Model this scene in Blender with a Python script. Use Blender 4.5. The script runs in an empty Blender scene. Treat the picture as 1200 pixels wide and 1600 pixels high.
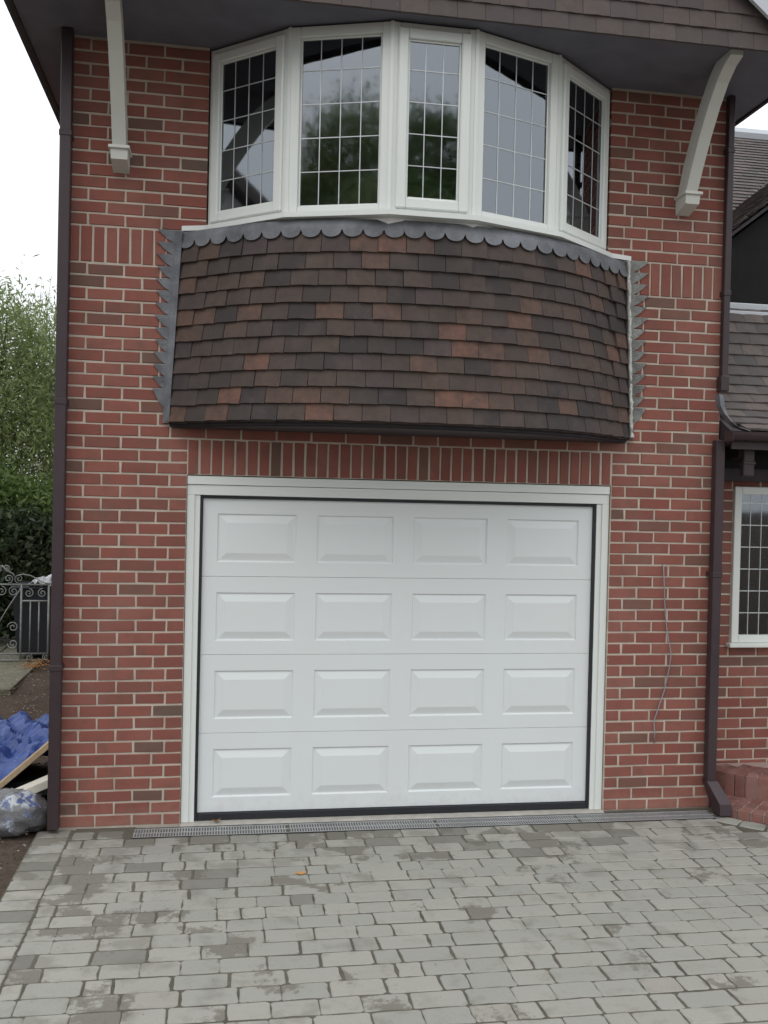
import bpy, math, random
import numpy as np
from mathutils import Matrix, Vector, noise
RND = random.Random(7)
D = bpy.data
scene = bpy.context.scene
COL = scene.collection

# ------------------------------------------------------------ camera
cam_d = D.cameras.new('camera'); cam = D.objects.new('camera', cam_d); COL.objects.link(cam)
yaw, pitch, roll = .1647, -.0130, .0229
cy, sy, cp, sp = math.cos(yaw), math.sin(yaw), math.cos(pitch), math.sin(pitch)
fwd = Vector((sy*cp, cy*cp, sp)); rgt = Vector((cy, -sy, 0)); up = rgt.cross(fwd)
r2 = rgt*math.cos(roll) + up*math.sin(roll); u2 = up*math.cos(roll) - rgt*math.sin(roll)
cam.matrix_world = Matrix(((r2.x, u2.x, -fwd.x, .233), (r2.y, u2.y, -fwd.y, -6.065), (r2.z, u2.z, -fwd.z, 2.051), (0, 0, 0, 1)))
cam_d.sensor_fit = 'VERTICAL'; cam_d.sensor_height = 24; cam_d.lens = 24*1500/1600
cam_d.clip_start = .05; cam_d.clip_end = 2000
scene.camera = cam

# ------------------------------------------------------------ overcast sky, weak wide sun, exposure
SUN_EL, SUN_AZ = math.radians(48), math.radians(215)      # azimuth clockwise from +Y
world = D.worlds.new('World'); scene.world = world; world.use_nodes = True
wn = world.node_tree; wn.nodes.clear()
wo = wn.nodes.new('ShaderNodeOutputWorld'); bg = wn.nodes.new('ShaderNodeBackground')
sky = wn.nodes.new('ShaderNodeTexSky'); sky.sky_type = 'NISHITA'; sky.sun_disc = False
sky.sun_elevation = SUN_EL; sky.sun_rotation = SUN_AZ; sky.air_density = 1.0; sky.dust_density = 4.0
mx = wn.nodes.new('ShaderNodeMix'); mx.data_type = 'RGBA'; mx.inputs[0].default_value = .88
mx.inputs[7].default_value = (13.0, 13.5, 13.9, 1)            # the even cloud layer
tcw = wn.nodes.new('ShaderNodeTexCoord'); sep = wn.nodes.new('ShaderNodeSeparateXYZ'); wn.links.new(tcw.outputs['Generated'], sep.inputs[0])
mr = wn.nodes.new('ShaderNodeMapRange'); wn.links.new(sep.outputs[2], mr.inputs[0])          # overcast: brighter towards the zenith
mr.inputs[1].default_value = 0; mr.inputs[2].default_value = 1; mr.inputs[3].default_value = 12.8; mr.inputs[4].default_value = 20.5
vm = wn.nodes.new('ShaderNodeVectorMath'); vm.operation = 'SCALE'; vm.inputs[0].default_value = (.965, .99, 1.02)
wn.links.new(mr.outputs[0], vm.inputs[3]); wn.links.new(vm.outputs[0], mx.inputs[7])
wn.links.new(sky.outputs[0], mx.inputs[6]); wn.links.new(mx.outputs[2], bg.inputs[0])
bg.inputs[1].default_value = .10
wn.links.new(bg.outputs[0], wo.inputs[0])
sd = D.lights.new('sun', 'SUN'); sun = D.objects.new('sun', sd); COL.objects.link(sun)
sd.energy = .5; sd.angle = math.radians(40); sd.color = (1, .97, .93)
to_sun = Vector((math.sin(SUN_AZ)*math.cos(SUN_EL), math.cos(SUN_AZ)*math.cos(SUN_EL), math.sin(SUN_EL)))
sun.rotation_euler = to_sun.to_track_quat('Z', 'Y').to_euler()
scene.view_settings.view_transform = 'Standard'; scene.view_settings.look = 'None'
scene.view_settings.exposure = -.13; scene.view_settings.gamma = 1; scene.view_settings.use_curve_mapping = False
scene.cycles.max_bounces = 6; scene.cycles.transparent_max_bounces = 12

# ------------------------------------------------------------ helpers
def tag(o, label=None, cat=None, group=None, kind=None):
    if label: o['label'] = label
    if cat: o['category'] = cat
    if group: o['group'] = group
    if kind: o['kind'] = kind
    return o
def empty(name, loc=(0, 0, 0), label=None, cat=None, group=None):
    o = D.objects.new(name, None); COL.objects.link(o); o.location = loc; o.empty_display_size = .1
    return tag(o, label, cat, group)
def link(name, me, parent=None, loc=None, rot=None):
    o = D.objects.new(name, me); COL.objects.link(o)
    if parent: o.parent = parent
    if loc is not None: o.location = loc
    if rot is not None: o.rotation_euler = rot
    return o
class MB:
    def __init__(s): s.v = []; s.f = []
    def add(s, vs, fs):
        n = len(s.v); s.v += [tuple(v) for v in vs]; s.f += [tuple(i+n for i in f) for f in fs]
    def box(s, x0, x1, y0, y1, z0, z1, bev=0):
        if bev:
            b = bev; pts = []
            # chamfered box: 24 verts via three scaled boxes
            for sx in (0, 1):
                for syy in (0, 1):
                    for sz in (0, 1):
                        X = (x0, x1)[sx]; Y = (y0, y1)[syy]; Z = (z0, z1)[sz]
                        dx = b if sx == 0 else -b; dy = b if syy == 0 else -b; dz = b if sz == 0 else -b
                        pts += [(X, Y+dy, Z+dz), (X+dx, Y, Z+dz), (X+dx, Y+dy, Z)]
            def i(a, c, e, k): return (a*4+c*2+e)*3+k
            F = []
            F += [(i(0,0,0,0), i(0,0,1,0), i(0,1,1,0), i(0,1,0,0)), (i(1,0,0,0), i(1,1,0,0), i(1,1,1,0), i(1,0,1,0))]
            F += [(i(0,0,0,1), i(1,0,0,1), i(1,0,1,1), i(0,0,1,1)), (i(0,1,0,1), i(0,1,1,1), i(1,1,1,1), i(1,1,0,1))]
            F += [(i(0,0,0,2), i(0,1,0,2), i(1,1,0,2), i(1,0,0,2)), (i(0,0,1,2), i(1,0,1,2), i(1,1,1,2), i(0,1,1,2))]
            for a in (0, 1):
                for c in (0, 1):
                    F.append((i(a,c,0,0), i(a,c,0,1), i(a,c,1,1), i(a,c,1,0)))
                    F.append((i(a,0,c,0), i(a,0,c,2), i(a,1,c,2), i(a,1,c,0)))
                    F.append((i(0,a,c,1), i(0,a,c,2), i(1,a,c,2), i(1,a,c,1)))
                    for e in (0, 1): F.append((i(a,c,e,0), i(a,c,e,1), i(a,c,e,2)))
            s.add(pts, F); return
        s.add([(x0,y0,z0),(x1,y0,z0),(x1,y1,z0),(x0,y1,z0),(x0,y0,z1),(x1,y0,z1),(x1,y1,z1),(x0,y1,z1)],
              [(0,3,2,1),(4,5,6,7),(0,1,5,4),(1,2,6,5),(2,3,7,6),(3,0,4,7)])
    def xbox(s, M, x0, x1, y0, y1, z0, z1, bev=0):
        t = MB(); t.box(x0, x1, y0, y1, z0, z1, bev)
        s.add([M @ Vector(v) for v in t.v], t.f)
    def prism(s, poly, z0, z1, M=None):
        n = len(poly); vs = [(p[0], p[1], z0) for p in poly] + [(p[0], p[1], z1) for p in poly]
        fs = [tuple(range(n-1, -1, -1)), tuple(range(n, 2*n))] + [(i, (i+1) % n, (i+1) % n+n, i+n) for i in range(n)]
        if M: vs = [M @ Vector(v) for v in vs]
        s.add(vs, fs)
    def tube(s, pts, rad, n=8, cap=True):
        pts = [Vector(p) for p in pts]; rr = rad if isinstance(rad, (list, tuple)) else [rad]*len(pts)
        vs = []; ref = None
        for k, p in enumerate(pts):
            t = (pts[min(k+1, len(pts)-1)] - pts[max(k-1, 0)]).normalized()
            if ref is None: ref = Vector((0, 0, 1)) if abs(t.z) < .9 else Vector((1, 0, 0))
            a = t.cross(ref).normalized(); b = a.cross(t).normalized(); ref = b
            for j in range(n):
                an = 2*math.pi*j/n; vs.append(p + (a*math.cos(an) + b*math.sin(an))*rr[k])
        fs = [(k*n+j, k*n+(j+1) % n, (k+1)*n+(j+1) % n, (k+1)*n+j) for k in range(len(pts)-1) for j in range(n)]
        if cap: fs += [tuple(range(n-1, -1, -1)), tuple(range((len(pts)-1)*n, len(pts)*n))]
        s.add(vs, fs)
    def mesh(s, name, mat, smooth=False):
        me = D.meshes.new(name); me.from_pydata(s.v, [], s.f)
        me.materials.append(mat)
        import bmesh
        bm = bmesh.new(); bm.from_mesh(me); bmesh.ops.recalc_face_normals(bm, faces=bm.faces)
        bm.to_mesh(me); bm.free()
        if smooth:
            for p in me.polygons: p.use_smooth = True
        return me
    def build(s, name, mat, parent=None, smooth=False, loc=None, rot=None):
        return link(name, s.mesh(name, mat, smooth), parent, loc, rot)

# ------------------------------------------------------------ materials
class NT:
    def __init__(s, name):
        s.m = D.materials.new(name); s.m.use_nodes = True; s.t = s.m.node_tree
        s.b = s.t.nodes['Principled BSDF']; s.out = s.t.nodes['Material Output']
    def n(s, typ, **k):
        x = s.t.nodes.new(typ)
        for a, v in k.items(): setattr(x, a, v)
        return x
    def l(s, a, b): s.t.links.new(a, b)
    def val(s, sock, v):
        if hasattr(v, 'is_linked') or hasattr(v, 'links'): s.l(v, sock)
        else: sock.default_value = v
    def noise(s, vec, scale, detail=4, rough=.55, dist=0):
        x = s.n('ShaderNodeTexNoise'); x.inputs['Scale'].default_value = scale; x.inputs['Detail'].default_value = detail
        x.inputs['Roughness'].default_value = rough; x.inputs['Distortion'].default_value = dist
        if vec is not None: s.l(vec, x.inputs['Vector'])
        return x.outputs['Fac']
    def ramp(s, fac, stops, const=False):
        x = s.n('ShaderNodeValToRGB'); cr = x.color_ramp
        if const: cr.interpolation = 'CONSTANT'
        while len(cr.elements) < len(stops): cr.elements.new(1)
        for e, (p, c) in zip(cr.elements, stops): e.position = p; e.color = (*c, 1) if len(c) == 3 else c
        s.l(fac, x.inputs[0]); return x.outputs[0]
    def mix(s, fac, a, b, mode='MIX'):
        x = s.n('ShaderNodeMix', data_type='RGBA', blend_type=mode)
        s.val(x.inputs[0], fac)
        for k, c in ((6, a), (7, b)):
            if isinstance(c, tuple): x.inputs[k].default_value = (*c, 1)
            else: s.l(c, x.inputs[k])
        return x.outputs[2]
    def math(s, op, a, b=0.0, clamp=False):
        x = s.n('ShaderNodeMath', operation=op, use_clamp=clamp); s.val(x.inputs[0], a); s.val(x.inputs[1], b); return x.outputs[0]
    def rand(s):      # one value per object, or per island inside a joined mesh
        oi = s.n('ShaderNodeObjectInfo').outputs['Random']; gi = s.n('ShaderNodeNewGeometry').outputs['Random Per Island']
        return s.math('FRACT', s.math('ADD', oi, s.math('MULTIPLY', gi, 7.31)))
    def pos(s, world=True):
        return s.n('ShaderNodeNewGeometry').outputs['Position'] if world else s.n('ShaderNodeTexCoord').outputs['Object']
    def bump(s, h, strength=.3, dist=.005):
        x = s.n('ShaderNodeBump'); x.inputs['Strength'].default_value = strength; x.inputs['Distance'].default_value = dist
        s.l(h, x.inputs['Height']); s.l(x.outputs[0], s.b.inputs['Normal'])
    def fin(s, col, rough=.8, spec=.3, metal=0):
        if isinstance(col, tuple): s.b.inputs['Base Color'].default_value = (*col, 1)
        else: s.l(col, s.b.inputs['Base Color'])
        s.val(s.b.inputs['Roughness'], rough); s.b.inputs['Specular IOR Level'].default_value = spec
        s.b.inputs['Metallic'].default_value = metal
        return s.m

def plain(name, col, rough=.6, spec=.3, metal=0, var=.08, scale=14, bump=.12, bd=.002):
    t = NT(name); p = t.pos(); n1 = t.noise(p, scale, 5); n2 = t.noise(p, scale*.13, 3)
    f = t.math('ADD', t.math('MULTIPLY', n1, .5), t.math('MULTIPLY', n2, .5))
    c = t.ramp(f, [(.3, tuple(max(0, x*(1-2*var)) for x in col)), (.7, tuple(x*(1+2*var) for x in col))])
    if bump: t.bump(t.noise(p, scale*6, 4), bump, bd)
    return t.fin(c, rough, spec, metal)

def brick_mat():
    t = NT('red_brick'); r = t.rand(); p = t.pos()
    base = t.ramp(r, [(0, (.238, .076, .060)), (.2, (.262, .088, .068)), (.42, (.222, .076, .061)), (.6, (.275, .100, .078)), (.80, (.205, .080, .064)),
                      (.91, (.168, .084, .066)), (.965, (.135, .082, .066)), (.985, (.115, .088, .072))], True)
    n = t.noise(p, 9, 4); c = t.mix(t.ramp(n, [(.48, (0, 0, 0)), (.72, (.55, .55, .55))]), base, (.125, .078, .062))
    c = t.mix(t.math('MULTIPLY', t.noise(p, 75, 5, .7), .42), c, (.22, .115, .09))
    fl = t.noise(p, 1.6, 6, .6); c = t.mix(t.ramp(fl, [(.50, (0, 0, 0)), (.75, (.30, .30, .30))]), c, (.34, .22, .18))
    sx = t.n('ShaderNodeSeparateXYZ'); t.l(p, sx.inputs[0])      # mortar dust splashed over the lowest courses
    c = t.mix(t.ramp(t.math('ADD', t.math('MULTIPLY', t.noise(p, 12, 6, .7), .6), t.math('MULTIPLY', t.math('SUBTRACT', .17, sx.outputs[2]), 2.2)), [(.35, (0, 0, 0)), (.72, (.6, .6, .6))]), c, (.34, .18, .14))
    sp = t.noise(p, 34, 2); c = t.mix(t.ramp(sp, [(.74, (0, 0, 0)), (.78, (.5, .5, .5))]), c, (.42, .27, .22))
    t.bump(t.math('ADD', t.noise(p, 140, 4), t.math('MULTIPLY', t.noise(p, 26, 3), 1.3)), .55, .003)
    return t.fin(c, .88, .2)
def mortar_mat():
    t = NT('mortar'); p = t.pos(); n = t.noise(p, 6, 5)
    c = t.ramp(n, [(.3, (.42, .36, .30)), (.7, (.62, .55, .47))])
    c = t.mix(t.math('MULTIPLY', t.noise(p, 160, 3), .35), c, (.30, .25, .2))
    t.bump(t.noise(p, 90, 5), .8, .004); return t.fin(c, .95, .1)
def tile_mat(name, dark, stops):
    t = NT(name); r = t.rand(); p = t.pos()
    base = t.ramp(r, stops, True)
    n = t.noise(p, 15, 6, .7); c = t.mix(t.ramp(n, [(.38, (0, 0, 0)), (.68, (.75, .75, .75))]), base, dark)
    c = t.mix(t.ramp(t.noise(p, 5.5, 5, .65), [(.48, (0, 0, 0)), (.70, (.5, .5, .5))]), c, (.105, .078, .07))
    w = t.noise(p, 8, 6, .72, .8); w2 = t.noise(p, 31, 4, .6, 1.5)
    c = t.mix(t.ramp(t.math('MULTIPLY', w, w2), [(.37, (0, 0, 0)), (.46, (.45, .45, .45))]), c, (.22, .205, .19))
    t.bump(t.math('ADD', t.noise(p, 60, 5), t.noise(p, 300, 2)), .5, .002); return t.fin(c, .78, .3)
M_BRICK = brick_mat(); M_MORTAR = mortar_mat()
M_TILE = tile_mat('clay_tile', (.055, .042, .038), [(0, (.056, .046, .041)), (.16, (.074, .057, .048)), (.32, (.044, .039, .038)), (.46, (.088, .065, .053)), (.62, (.070, .055, .053)),
         (.76, (.104, .068, .054)), (.85, (.130, .076, .058)), (.925, (.165, .086, .063)), (.96, (.080, .060, .053))])
M_GTILE = tile_mat('gable_tile', (.09, .07, .065), [(0, (.095, .080, .075)), (.3, (.112, .092, .083)), (.55, (.085, .074, .072)), (.75, (.12, .10, .092)), (.9, (.10, .086, .086))])
M_RTILE = tile_mat('porch_tile', (.085, .075, .072), [(0, (.095, .085, .082)), (.25, (.125, .108, .10)), (.45, (.085, .078, .078)), (.6, (.15, .125, .112)), (.8, (.11, .095, .09)), (.93, (.18, .165, .155))])
def white_mat(name, col=(.72, .745, .72), rough=.35, dirt=.10, bump=.03):
    t = NT(name); p = t.pos(); c = t.mix(t.math('MULTIPLY', t.noise(p, 1.7, 5), dirt*2), col, tuple(x*.82 for x in col))
    c = t.mix(t.ramp(t.noise(p, 11, 6, .7), [(.62, (0, 0, 0)), (.8, (dirt*1.5,)*3)]), c, (.5, .48, .43))
    if bump: t.bump(t.noise(p, 220, 3), bump, .001)
    return t.fin(c, rough, .45)
M_UPVC = white_mat('white_frame', (.71, .74, .71), .3, .05)
M_DOOR = NT('door_paint'); _p = M_DOOR.pos(); _mp = M_DOOR.n('ShaderNodeMapping'); _mp.inputs['Scale'].default_value = (9, 9, 130)
M_DOOR.l(_p, _mp.inputs[0]); M_DOOR.bump(M_DOOR.noise(_mp.outputs[0], 3, 5, .6), .16, .0012)
_s = M_DOOR.n('ShaderNodeSeparateXYZ'); M_DOOR.l(_p, _s.inputs[0])
_dm = M_DOOR.ramp(M_DOOR.math('ADD', M_DOOR.math('MULTIPLY', M_DOOR.noise(_p, 14, 6, .75), .8), M_DOOR.math('MULTIPLY', M_DOOR.math('SUBTRACT', .25, _s.outputs[2]), .9)), [(.50, (0, 0, 0)), (.85, (.5, .5, .5))])
M_DOOR = M_DOOR.fin(M_DOOR.mix(_dm, M_DOOR.mix(M_DOOR.ramp(M_DOOR.noise(_p, 1.3, 5), [(.35, (0, 0, 0)), (.75, (.35, .35, .35))]), (.70, .735, .735), (.67, .69, .675)), (.50, .48, .42)), .38, .4)
M_SEAL = plain('black_rubber', (.018, .02, .024), .5, .4)
M_LEAD = plain('lead', (.14, .147, .162), .6, .4, .0, .3, 9, .5, .010)
M_LEADR = plain('weathered_lead', (.20, .205, .195), .65, .35, .0, .35, 18, .8, .012)
M_CAME = plain('lead_strip', (.52, .54, .55), .35, .6, .25, .1)
M_BROWN = plain('brown_plastic', (.042, .026, .030), .42, .45, 0, .12, 7, .05)
M_SOFF = plain('dark_soffit', (.165, .165, .195), .75, .25, 0, .12, 5, .25)
M_TIMB = plain('dark_timber', (.040, .032, .036), .6, .3, 0, .2, 8, .3)
M_BRKT = white_mat('bracket_paint', (.62, .63, .58), .55, .16, .15)
M_BARGE = white_mat('barge_paint', (.55, .58, .62), .5, .12, .1)
M_CONC = plain('concrete', (.42, .40, .36), .9, .15, 0, .12, 20, .5, .004)
M_GALV = plain('galvanised_steel', (.36, .37, .38), .5, .5, .25, .15, 40)
M_DARK = plain('drain_dark', (.02, .02, .02), .9, .1)
M_ROOM = plain('room_paint', (.78, .78, .78), .9, .1)
M_SEALANT = plain('white_sealant', (.60, .58, .54), .8, .2, 0, .12, 60, .7, .006)
M_CABLE = plain('grey_cable', (.26, .26, .28), .5, .4)
def glass_mat():
    t = NT('window_glass'); t.t.nodes.remove(t.b)
    fr = t.n('ShaderNodeFresnel'); fr.inputs[0].default_value = 2.7
    gl = t.n('ShaderNodeBsdfGlossy'); gl.inputs['Roughness'].default_value = .035; gl.inputs['Color'].default_value = (.86, .93, 1, 1)
    bp = t.n('ShaderNodeBump'); bp.inputs['Strength'].default_value = .015; bp.inputs['Distance'].default_value = .01
    t.l(t.noise(t.pos(), 3, 2), bp.inputs['Height']); t.l(bp.outputs[0], gl.inputs['Normal'])
    tr = t.n('ShaderNodeBsdfTransparent'); tr.inputs[0].default_value = (.86, .90, .88, 1)
    ms = t.n('ShaderNodeMixShader'); t.l(fr.outputs[0], ms.inputs[0]); t.l(tr.outputs[0], ms.inputs[1]); t.l(gl.outputs[0], ms.inputs[2])
    t.l(ms.outputs[0], t.out.inputs[0]); return t.m
M_GLASS = glass_mat()
def sett_mat():
    t = NT('paving_stone'); r = t.rand(); p = t.pos()
    base = t.ramp(r, [(0, (.318, .314, .284)), (.22, (.335, .329, .295)), (.42, (.305, .302, .276)), (.6, (.326, .319, .285)), (.78, (.348, .340, .303)), (.95, (.295, .287, .258)), (.965, (.322, .306, .270))], True)
    c = t.mix(t.math('MULTIPLY', t.noise(p, 55, 5, .7), .5), base, (.262, .255, .226))
    c = t.mix(t.ramp(t.noise(p, 210, 2), [(.62, (0, 0, 0)), (.7, (.35, .35, .35))]), c, (.5, .49, .45))
    # damp sand and soil trodden over some of the stones, thickest near the drain and the left kerb
    sx = t.n('ShaderNodeSeparateXYZ'); t.l(p, sx.inputs[0])
    nearL = t.math('MULTIPLY', t.math('SUBTRACT', .9, sx.outputs[0]), .050, False)
    nearW = t.math('MULTIPLY', t.math('ADD', sx.outputs[1], 1.0), .115)
    bias = t.math('MAXIMUM', t.math('ADD', t.math('MAXIMUM', nearL, 0.0), t.math('MAXIMUM', nearW, 0.0)), 0.0)
    d = t.math('ADD', t.math('ADD', t.math('MULTIPLY', t.noise(p, 2.6, 3, .5, .3), .75), t.math('MULTIPLY', t.noise(p, 24, 5, .7), .25)), bias)
    rr = t.math('MULTIPLY', t.math('FRACT', t.math('MULTIPLY', r, 13.7)), .17)
    mask = t.ramp(t.math('ADD', d, rr), [(.712, (0, 0, 0)), (.745, (.74, .74, .74))])
    dc = t.ramp(t.noise(p, 130, 4, .7), [(.3, (.098, .091, .072)), (.7, (.172, .158, .128))])
    c = t.mix(mask, c, dc)
    g = t.noise(p, 6.5, 5, .7); c = t.mix(t.ramp(g, [(.54, (0, 0, 0)), (.74, (.5, .5, .5))]), c, (.18, .17, .115))
    wet = t.noise(p, 3.7, 3); c = t.mix(t.ramp(t.math('ADD', wet, t.math('MULTIPLY', bias, 1.2)), [(.60, (0, 0, 0)), (.7, (.5, .5, .5))]), c, (.172, .165, .138))
    wr = t.math('ADD', t.math('FRACT', t.math('MULTIPLY', r, 5.3)), t.math('MULTIPLY', bias, 2.0)); c = t.mix(t.ramp(wr, [(1.0-.03, (0, 0, 0)), (1.0, (.62, .62, .62))]), c, (.135, .130, .112))
    t.bump(t.math('ADD', t.noise(p, 90, 5), t.math('MULTIPLY', t.noise(p, 350, 2), .5)), .5, .003)
    return t.fin(c, .82, .3)
M_SETT = sett_mat()
def soil_mat(name, a, b, s=30):
    t = NT(name); p = t.pos(); n = t.noise(p, s, 6, .7)
    c = t.ramp(n, [(.3, a), (.7, b)]); c = t.mix(t.ramp(t.noise(p, 1.7, 4), [(.4, (0, 0, 0)), (.7, (.5, .5, .5))]), c, tuple(x*.6 for x in a))
    t.bump(n, .9, .012); return t.fin(c, .95, .1)
M_SAND = soil_mat('jointing_sand', (.115, .108, .085), (.20, .185, .15), 120)
M_SOIL = soil_mat('soil', (.060, .046, .036), (.13, .10, .078), 26)
M_SLAB = soil_mat('path_slab', (.15, .15, .11), (.24, .23, .18), 12)
def leaf_mat(name, a, b):
    t = NT(name); r = t.rand(); p = t.pos()
    c = t.mix(r, a, b); c = t.mix(t.ramp(t.noise(p, 1.4, 3), [(.35, (0, 0, 0)), (.7, (.6, .6, .6))]), c, tuple((x+y)*.36 for x, y in zip(a, b)))
    t.fin(c, .55, .3)
    tl = t.n('ShaderNodeBsdfTranslucent'); t.l(c, tl.inputs[0]); ms = t.n('ShaderNodeMixShader'); ms.inputs[0].default_value = .35
    t.l(t.b.outputs[0], ms.inputs[1]); t.l(tl.outputs[0], ms.inputs[2]); t.l(ms.outputs[0], t.out.inputs[0]); return t.m
M_LEAF1 = leaf_mat('willow_leaves', (.17, .24, .075), (.30, .36, .17))
M_LEAF2 = leaf_mat('dark_leaves', (.032, .052, .028), (.075, .105, .05))
M_LEAF3 = leaf_mat('hedge_leaves', (.09, .16, .04), (.20, .27, .09))
M_BARK = plain('bark', (.09, .07, .055), .9, .1, 0, .2, 20, .6, .01)

# ------------------------------------------------------------ setting: ground
def sheet(name, poly, z, mat, kind='structure', parent=None):
    b = MB(); b.add([(x, y, z) for x, y in poly], [tuple(range(len(poly)))]); o = b.build(name, mat, parent); o['kind'] = kind; return o
gm = MB(); N = 70
xs = [-400, -60, -20] + [-9 + i*.25 for i in range(40)] + [3, 9, 20, 60, 400]; ys = [-400, -60, -20, -8] + [-4 + i*.25 for i in range(64)] + [16, 30, 60, 400]
for yy in ys:
    for xx in xs:
        h = -.05
        if -9 <= xx < -.95 and -4 <= yy <= 12:
            h = -.02 + .05*noise.noise(Vector((xx*1.3, yy*1.3, 0))) + .025*noise.noise(Vector((xx*4, yy*4, 3)))
            if xx > -1.2: h = min(h, -.02)
        gm.v.append((xx, yy, h))
nx = len(xs)
for j in range(len(ys)-1):
    for i in range(nx-1): gm.f.append((j*nx+i, j*nx+i+1, (j+1)*nx+i+1, (j+1)*nx+i))
g = gm.build('ground', M_SOIL, smooth=True); g['kind'] = 'structure'

# ------------------------------------------------------------ driveway and its stones
drive = MB(); drive.add([(-.84, -9, -.0038), (7, -9, -.0038), (7, .35, -.0038), (3.54, .35, -.0038), (3.54, -.03, -.0038), (-.84, -.03, -.0038),
                         (-.84, -9, -.2), (7, -9, -.2), (7, .35, -.2), (3.54, .35, -.2), (3.54, -.03, -.2), (-.84, -.03, -.2)],
                        [(0, 1, 2, 3, 4, 5)] + [(i, (i+1) % 6, (i+1) % 6+6, i+6) for i in range(6)])
drive = drive.build('driveway', M_SAND); drive['kind'] = 'structure'
def sett_mesh(w, d, seed):
    R = random.Random(seed); pts = []
    c = .010
    cor = [(-w/2, -d/2), (w/2, -d/2), (w/2, d/2), (-w/2, d/2)]
    for k in range(4):
        a = Vector((*cor[k], 0)); nx_ = Vector((*cor[(k+1) % 4], 0)); pv = Vector((*cor[k-1], 0))
        c1 = c*R.uniform(.5, 1.5); c2 = c*R.uniform(.5, 1.5)
        pts.append(a + (pv-a).normalized()*c1); pts.append(a + (nx_-a).normalized()*c2)
        mid = (a+nx_)/2 + (nx_-a)*R.uniform(-.15, .15); q = (nx_-a).normalized(); inn = Vector((-q.y, q.x, 0))
        pts.append(mid + inn*R.uniform(-.002, .005))
    pts = [p + Vector((R.uniform(-.0028, .0028), R.uniform(-.0028, .0028), 0)) for p in pts]
    n = len(pts); vs = []
    for p in pts: vs.append((p.x, p.y, -.03))
    for p in pts: vs.append((p.x, p.y, -.0035+R.uniform(-.0005, .0005)))
    for p in pts: vs.append((p.x*(1-.008/w), p.y*(1-.008/d), R.uniform(-.0006, .0012)))
    fs = [(i, (i+1) % n, (i+1) % n+n, i+n) for i in range(n)] + [(i+n, (i+1) % n+n, (i+1) % n+2*n, i+2*n) for i in range(n)] + [tuple(range(2*n, 3*n))]
    b = MB(); b.add(vs, fs); return b
sett_cache = {}
def sett_get(w, d, v):
    k = (round(w, 2), round(d, 3), v)
    if k not in sett_cache:
        mb = sett_mesh(w, d, hash(k) % 9999 if False else int(w*1000)*7+int(d*1000)+v*131)
        sett_cache[k] = (mb, mb.mesh('paving_sett', M_SETT))
    return sett_cache[k]
C0 = Vector((.233, -6.065, 2.051))
def vis_area(c, w, h, n):         # how large a small face shows from the photograph's place; 0 outside its frame
    d = Vector(c) - C0; z = d.dot(fwd)
    if z <= .1: return 0
    px = 600 + 1500*d.dot(r2)/z; py = 800 - 1500*d.dot(u2)/z
    if not (-30 < px < 1230 and -30 < py < 1630): return 0
    return w*h*abs(d.normalized().dot(Vector(n)))/(z*z)
def step_edge(x, cx=4.75, rx=1.38, ry=1.03):
    u = abs(x-cx)/rx
    return .36 - ry*math.sqrt(max(0, 1-u*u)) if u < 1 else 9
setts = []
GR = .130
for row in range(0, 62):
    yc = -.2155 - GR*(row+.5) - .002
    x = -.635
    R = random.Random(100+row)
    if row % 2: x += 0
    first = True
    while x < 6.8:
        w = R.choice([.12, .17, .24, .24, .17, .20]) if not first else R.choice([.09, .14, .2])
        first = False
        xc = x + w/2
        if yc + .05 < step_edge(xc + w*.3)-.115 or xc < 3.3:
            setts.append((xc, yc+R.uniform(-.002, .002), w-.005, GR-.008, R.uniform(-.012, .012), R.uniform(-.002, .002)))
        x += w
for k in range(0, 66):                       # the border course up the left edge, laid across
    yc = -.03 - .127*(k+.5)
    R = random.Random(900+k)
    setts.append((-.738, yc, .19, .115, R.uniform(-.02, .02), R.uniform(-.002, .002)))
for xq, w in ((-.56, .13), (-.40, .16)):      # the short course left of the drain
    setts.append((xq, -.14, w-.008, .12, .02, 0))
for k in range(9):                            # the border course that follows the curved brick step
    a = math.radians(186 + k*7.2 + 6); rx, ry = 1.38+.08, 1.03+.08
    X, Y = 4.75 + rx*math.cos(a), .36 + ry*math.sin(a)
    if Y > -.16 or X > 6: continue
    tx, ty = -rx*math.sin(a), ry*math.cos(a)
    setts.append((X, Y, .155, .125, math.atan2(ty, tx)+math.pi, 0))
def build_setts():
    order = sorted(range(len(setts)), key=lambda i: -vis_area((setts[i][0], setts[i][1], 0), setts[i][2], setts[i][3], (0, 0, 1)))
    rest = MB()
    for n_, i in enumerate(order):
        x, y, w, d, rz, dz = setts[i]
        v = (i*7) % 4; mb, me = sett_get(round(w, 2), d, v)
        M = Matrix.Translation((x, y, dz)) @ Matrix.Rotation(rz + (math.pi if i % 2 else 0), 4, 'Z')
        if n_ < 300:
            o = link('paving_sett', me, drive); o.matrix_local = M
        else: rest.add([M @ Vector(q) for q in mb.v], mb.f)
    o = rest.build('paving_sett_field', M_SETT, drive); o['kind'] = 'stuff'
build_setts()

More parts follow.
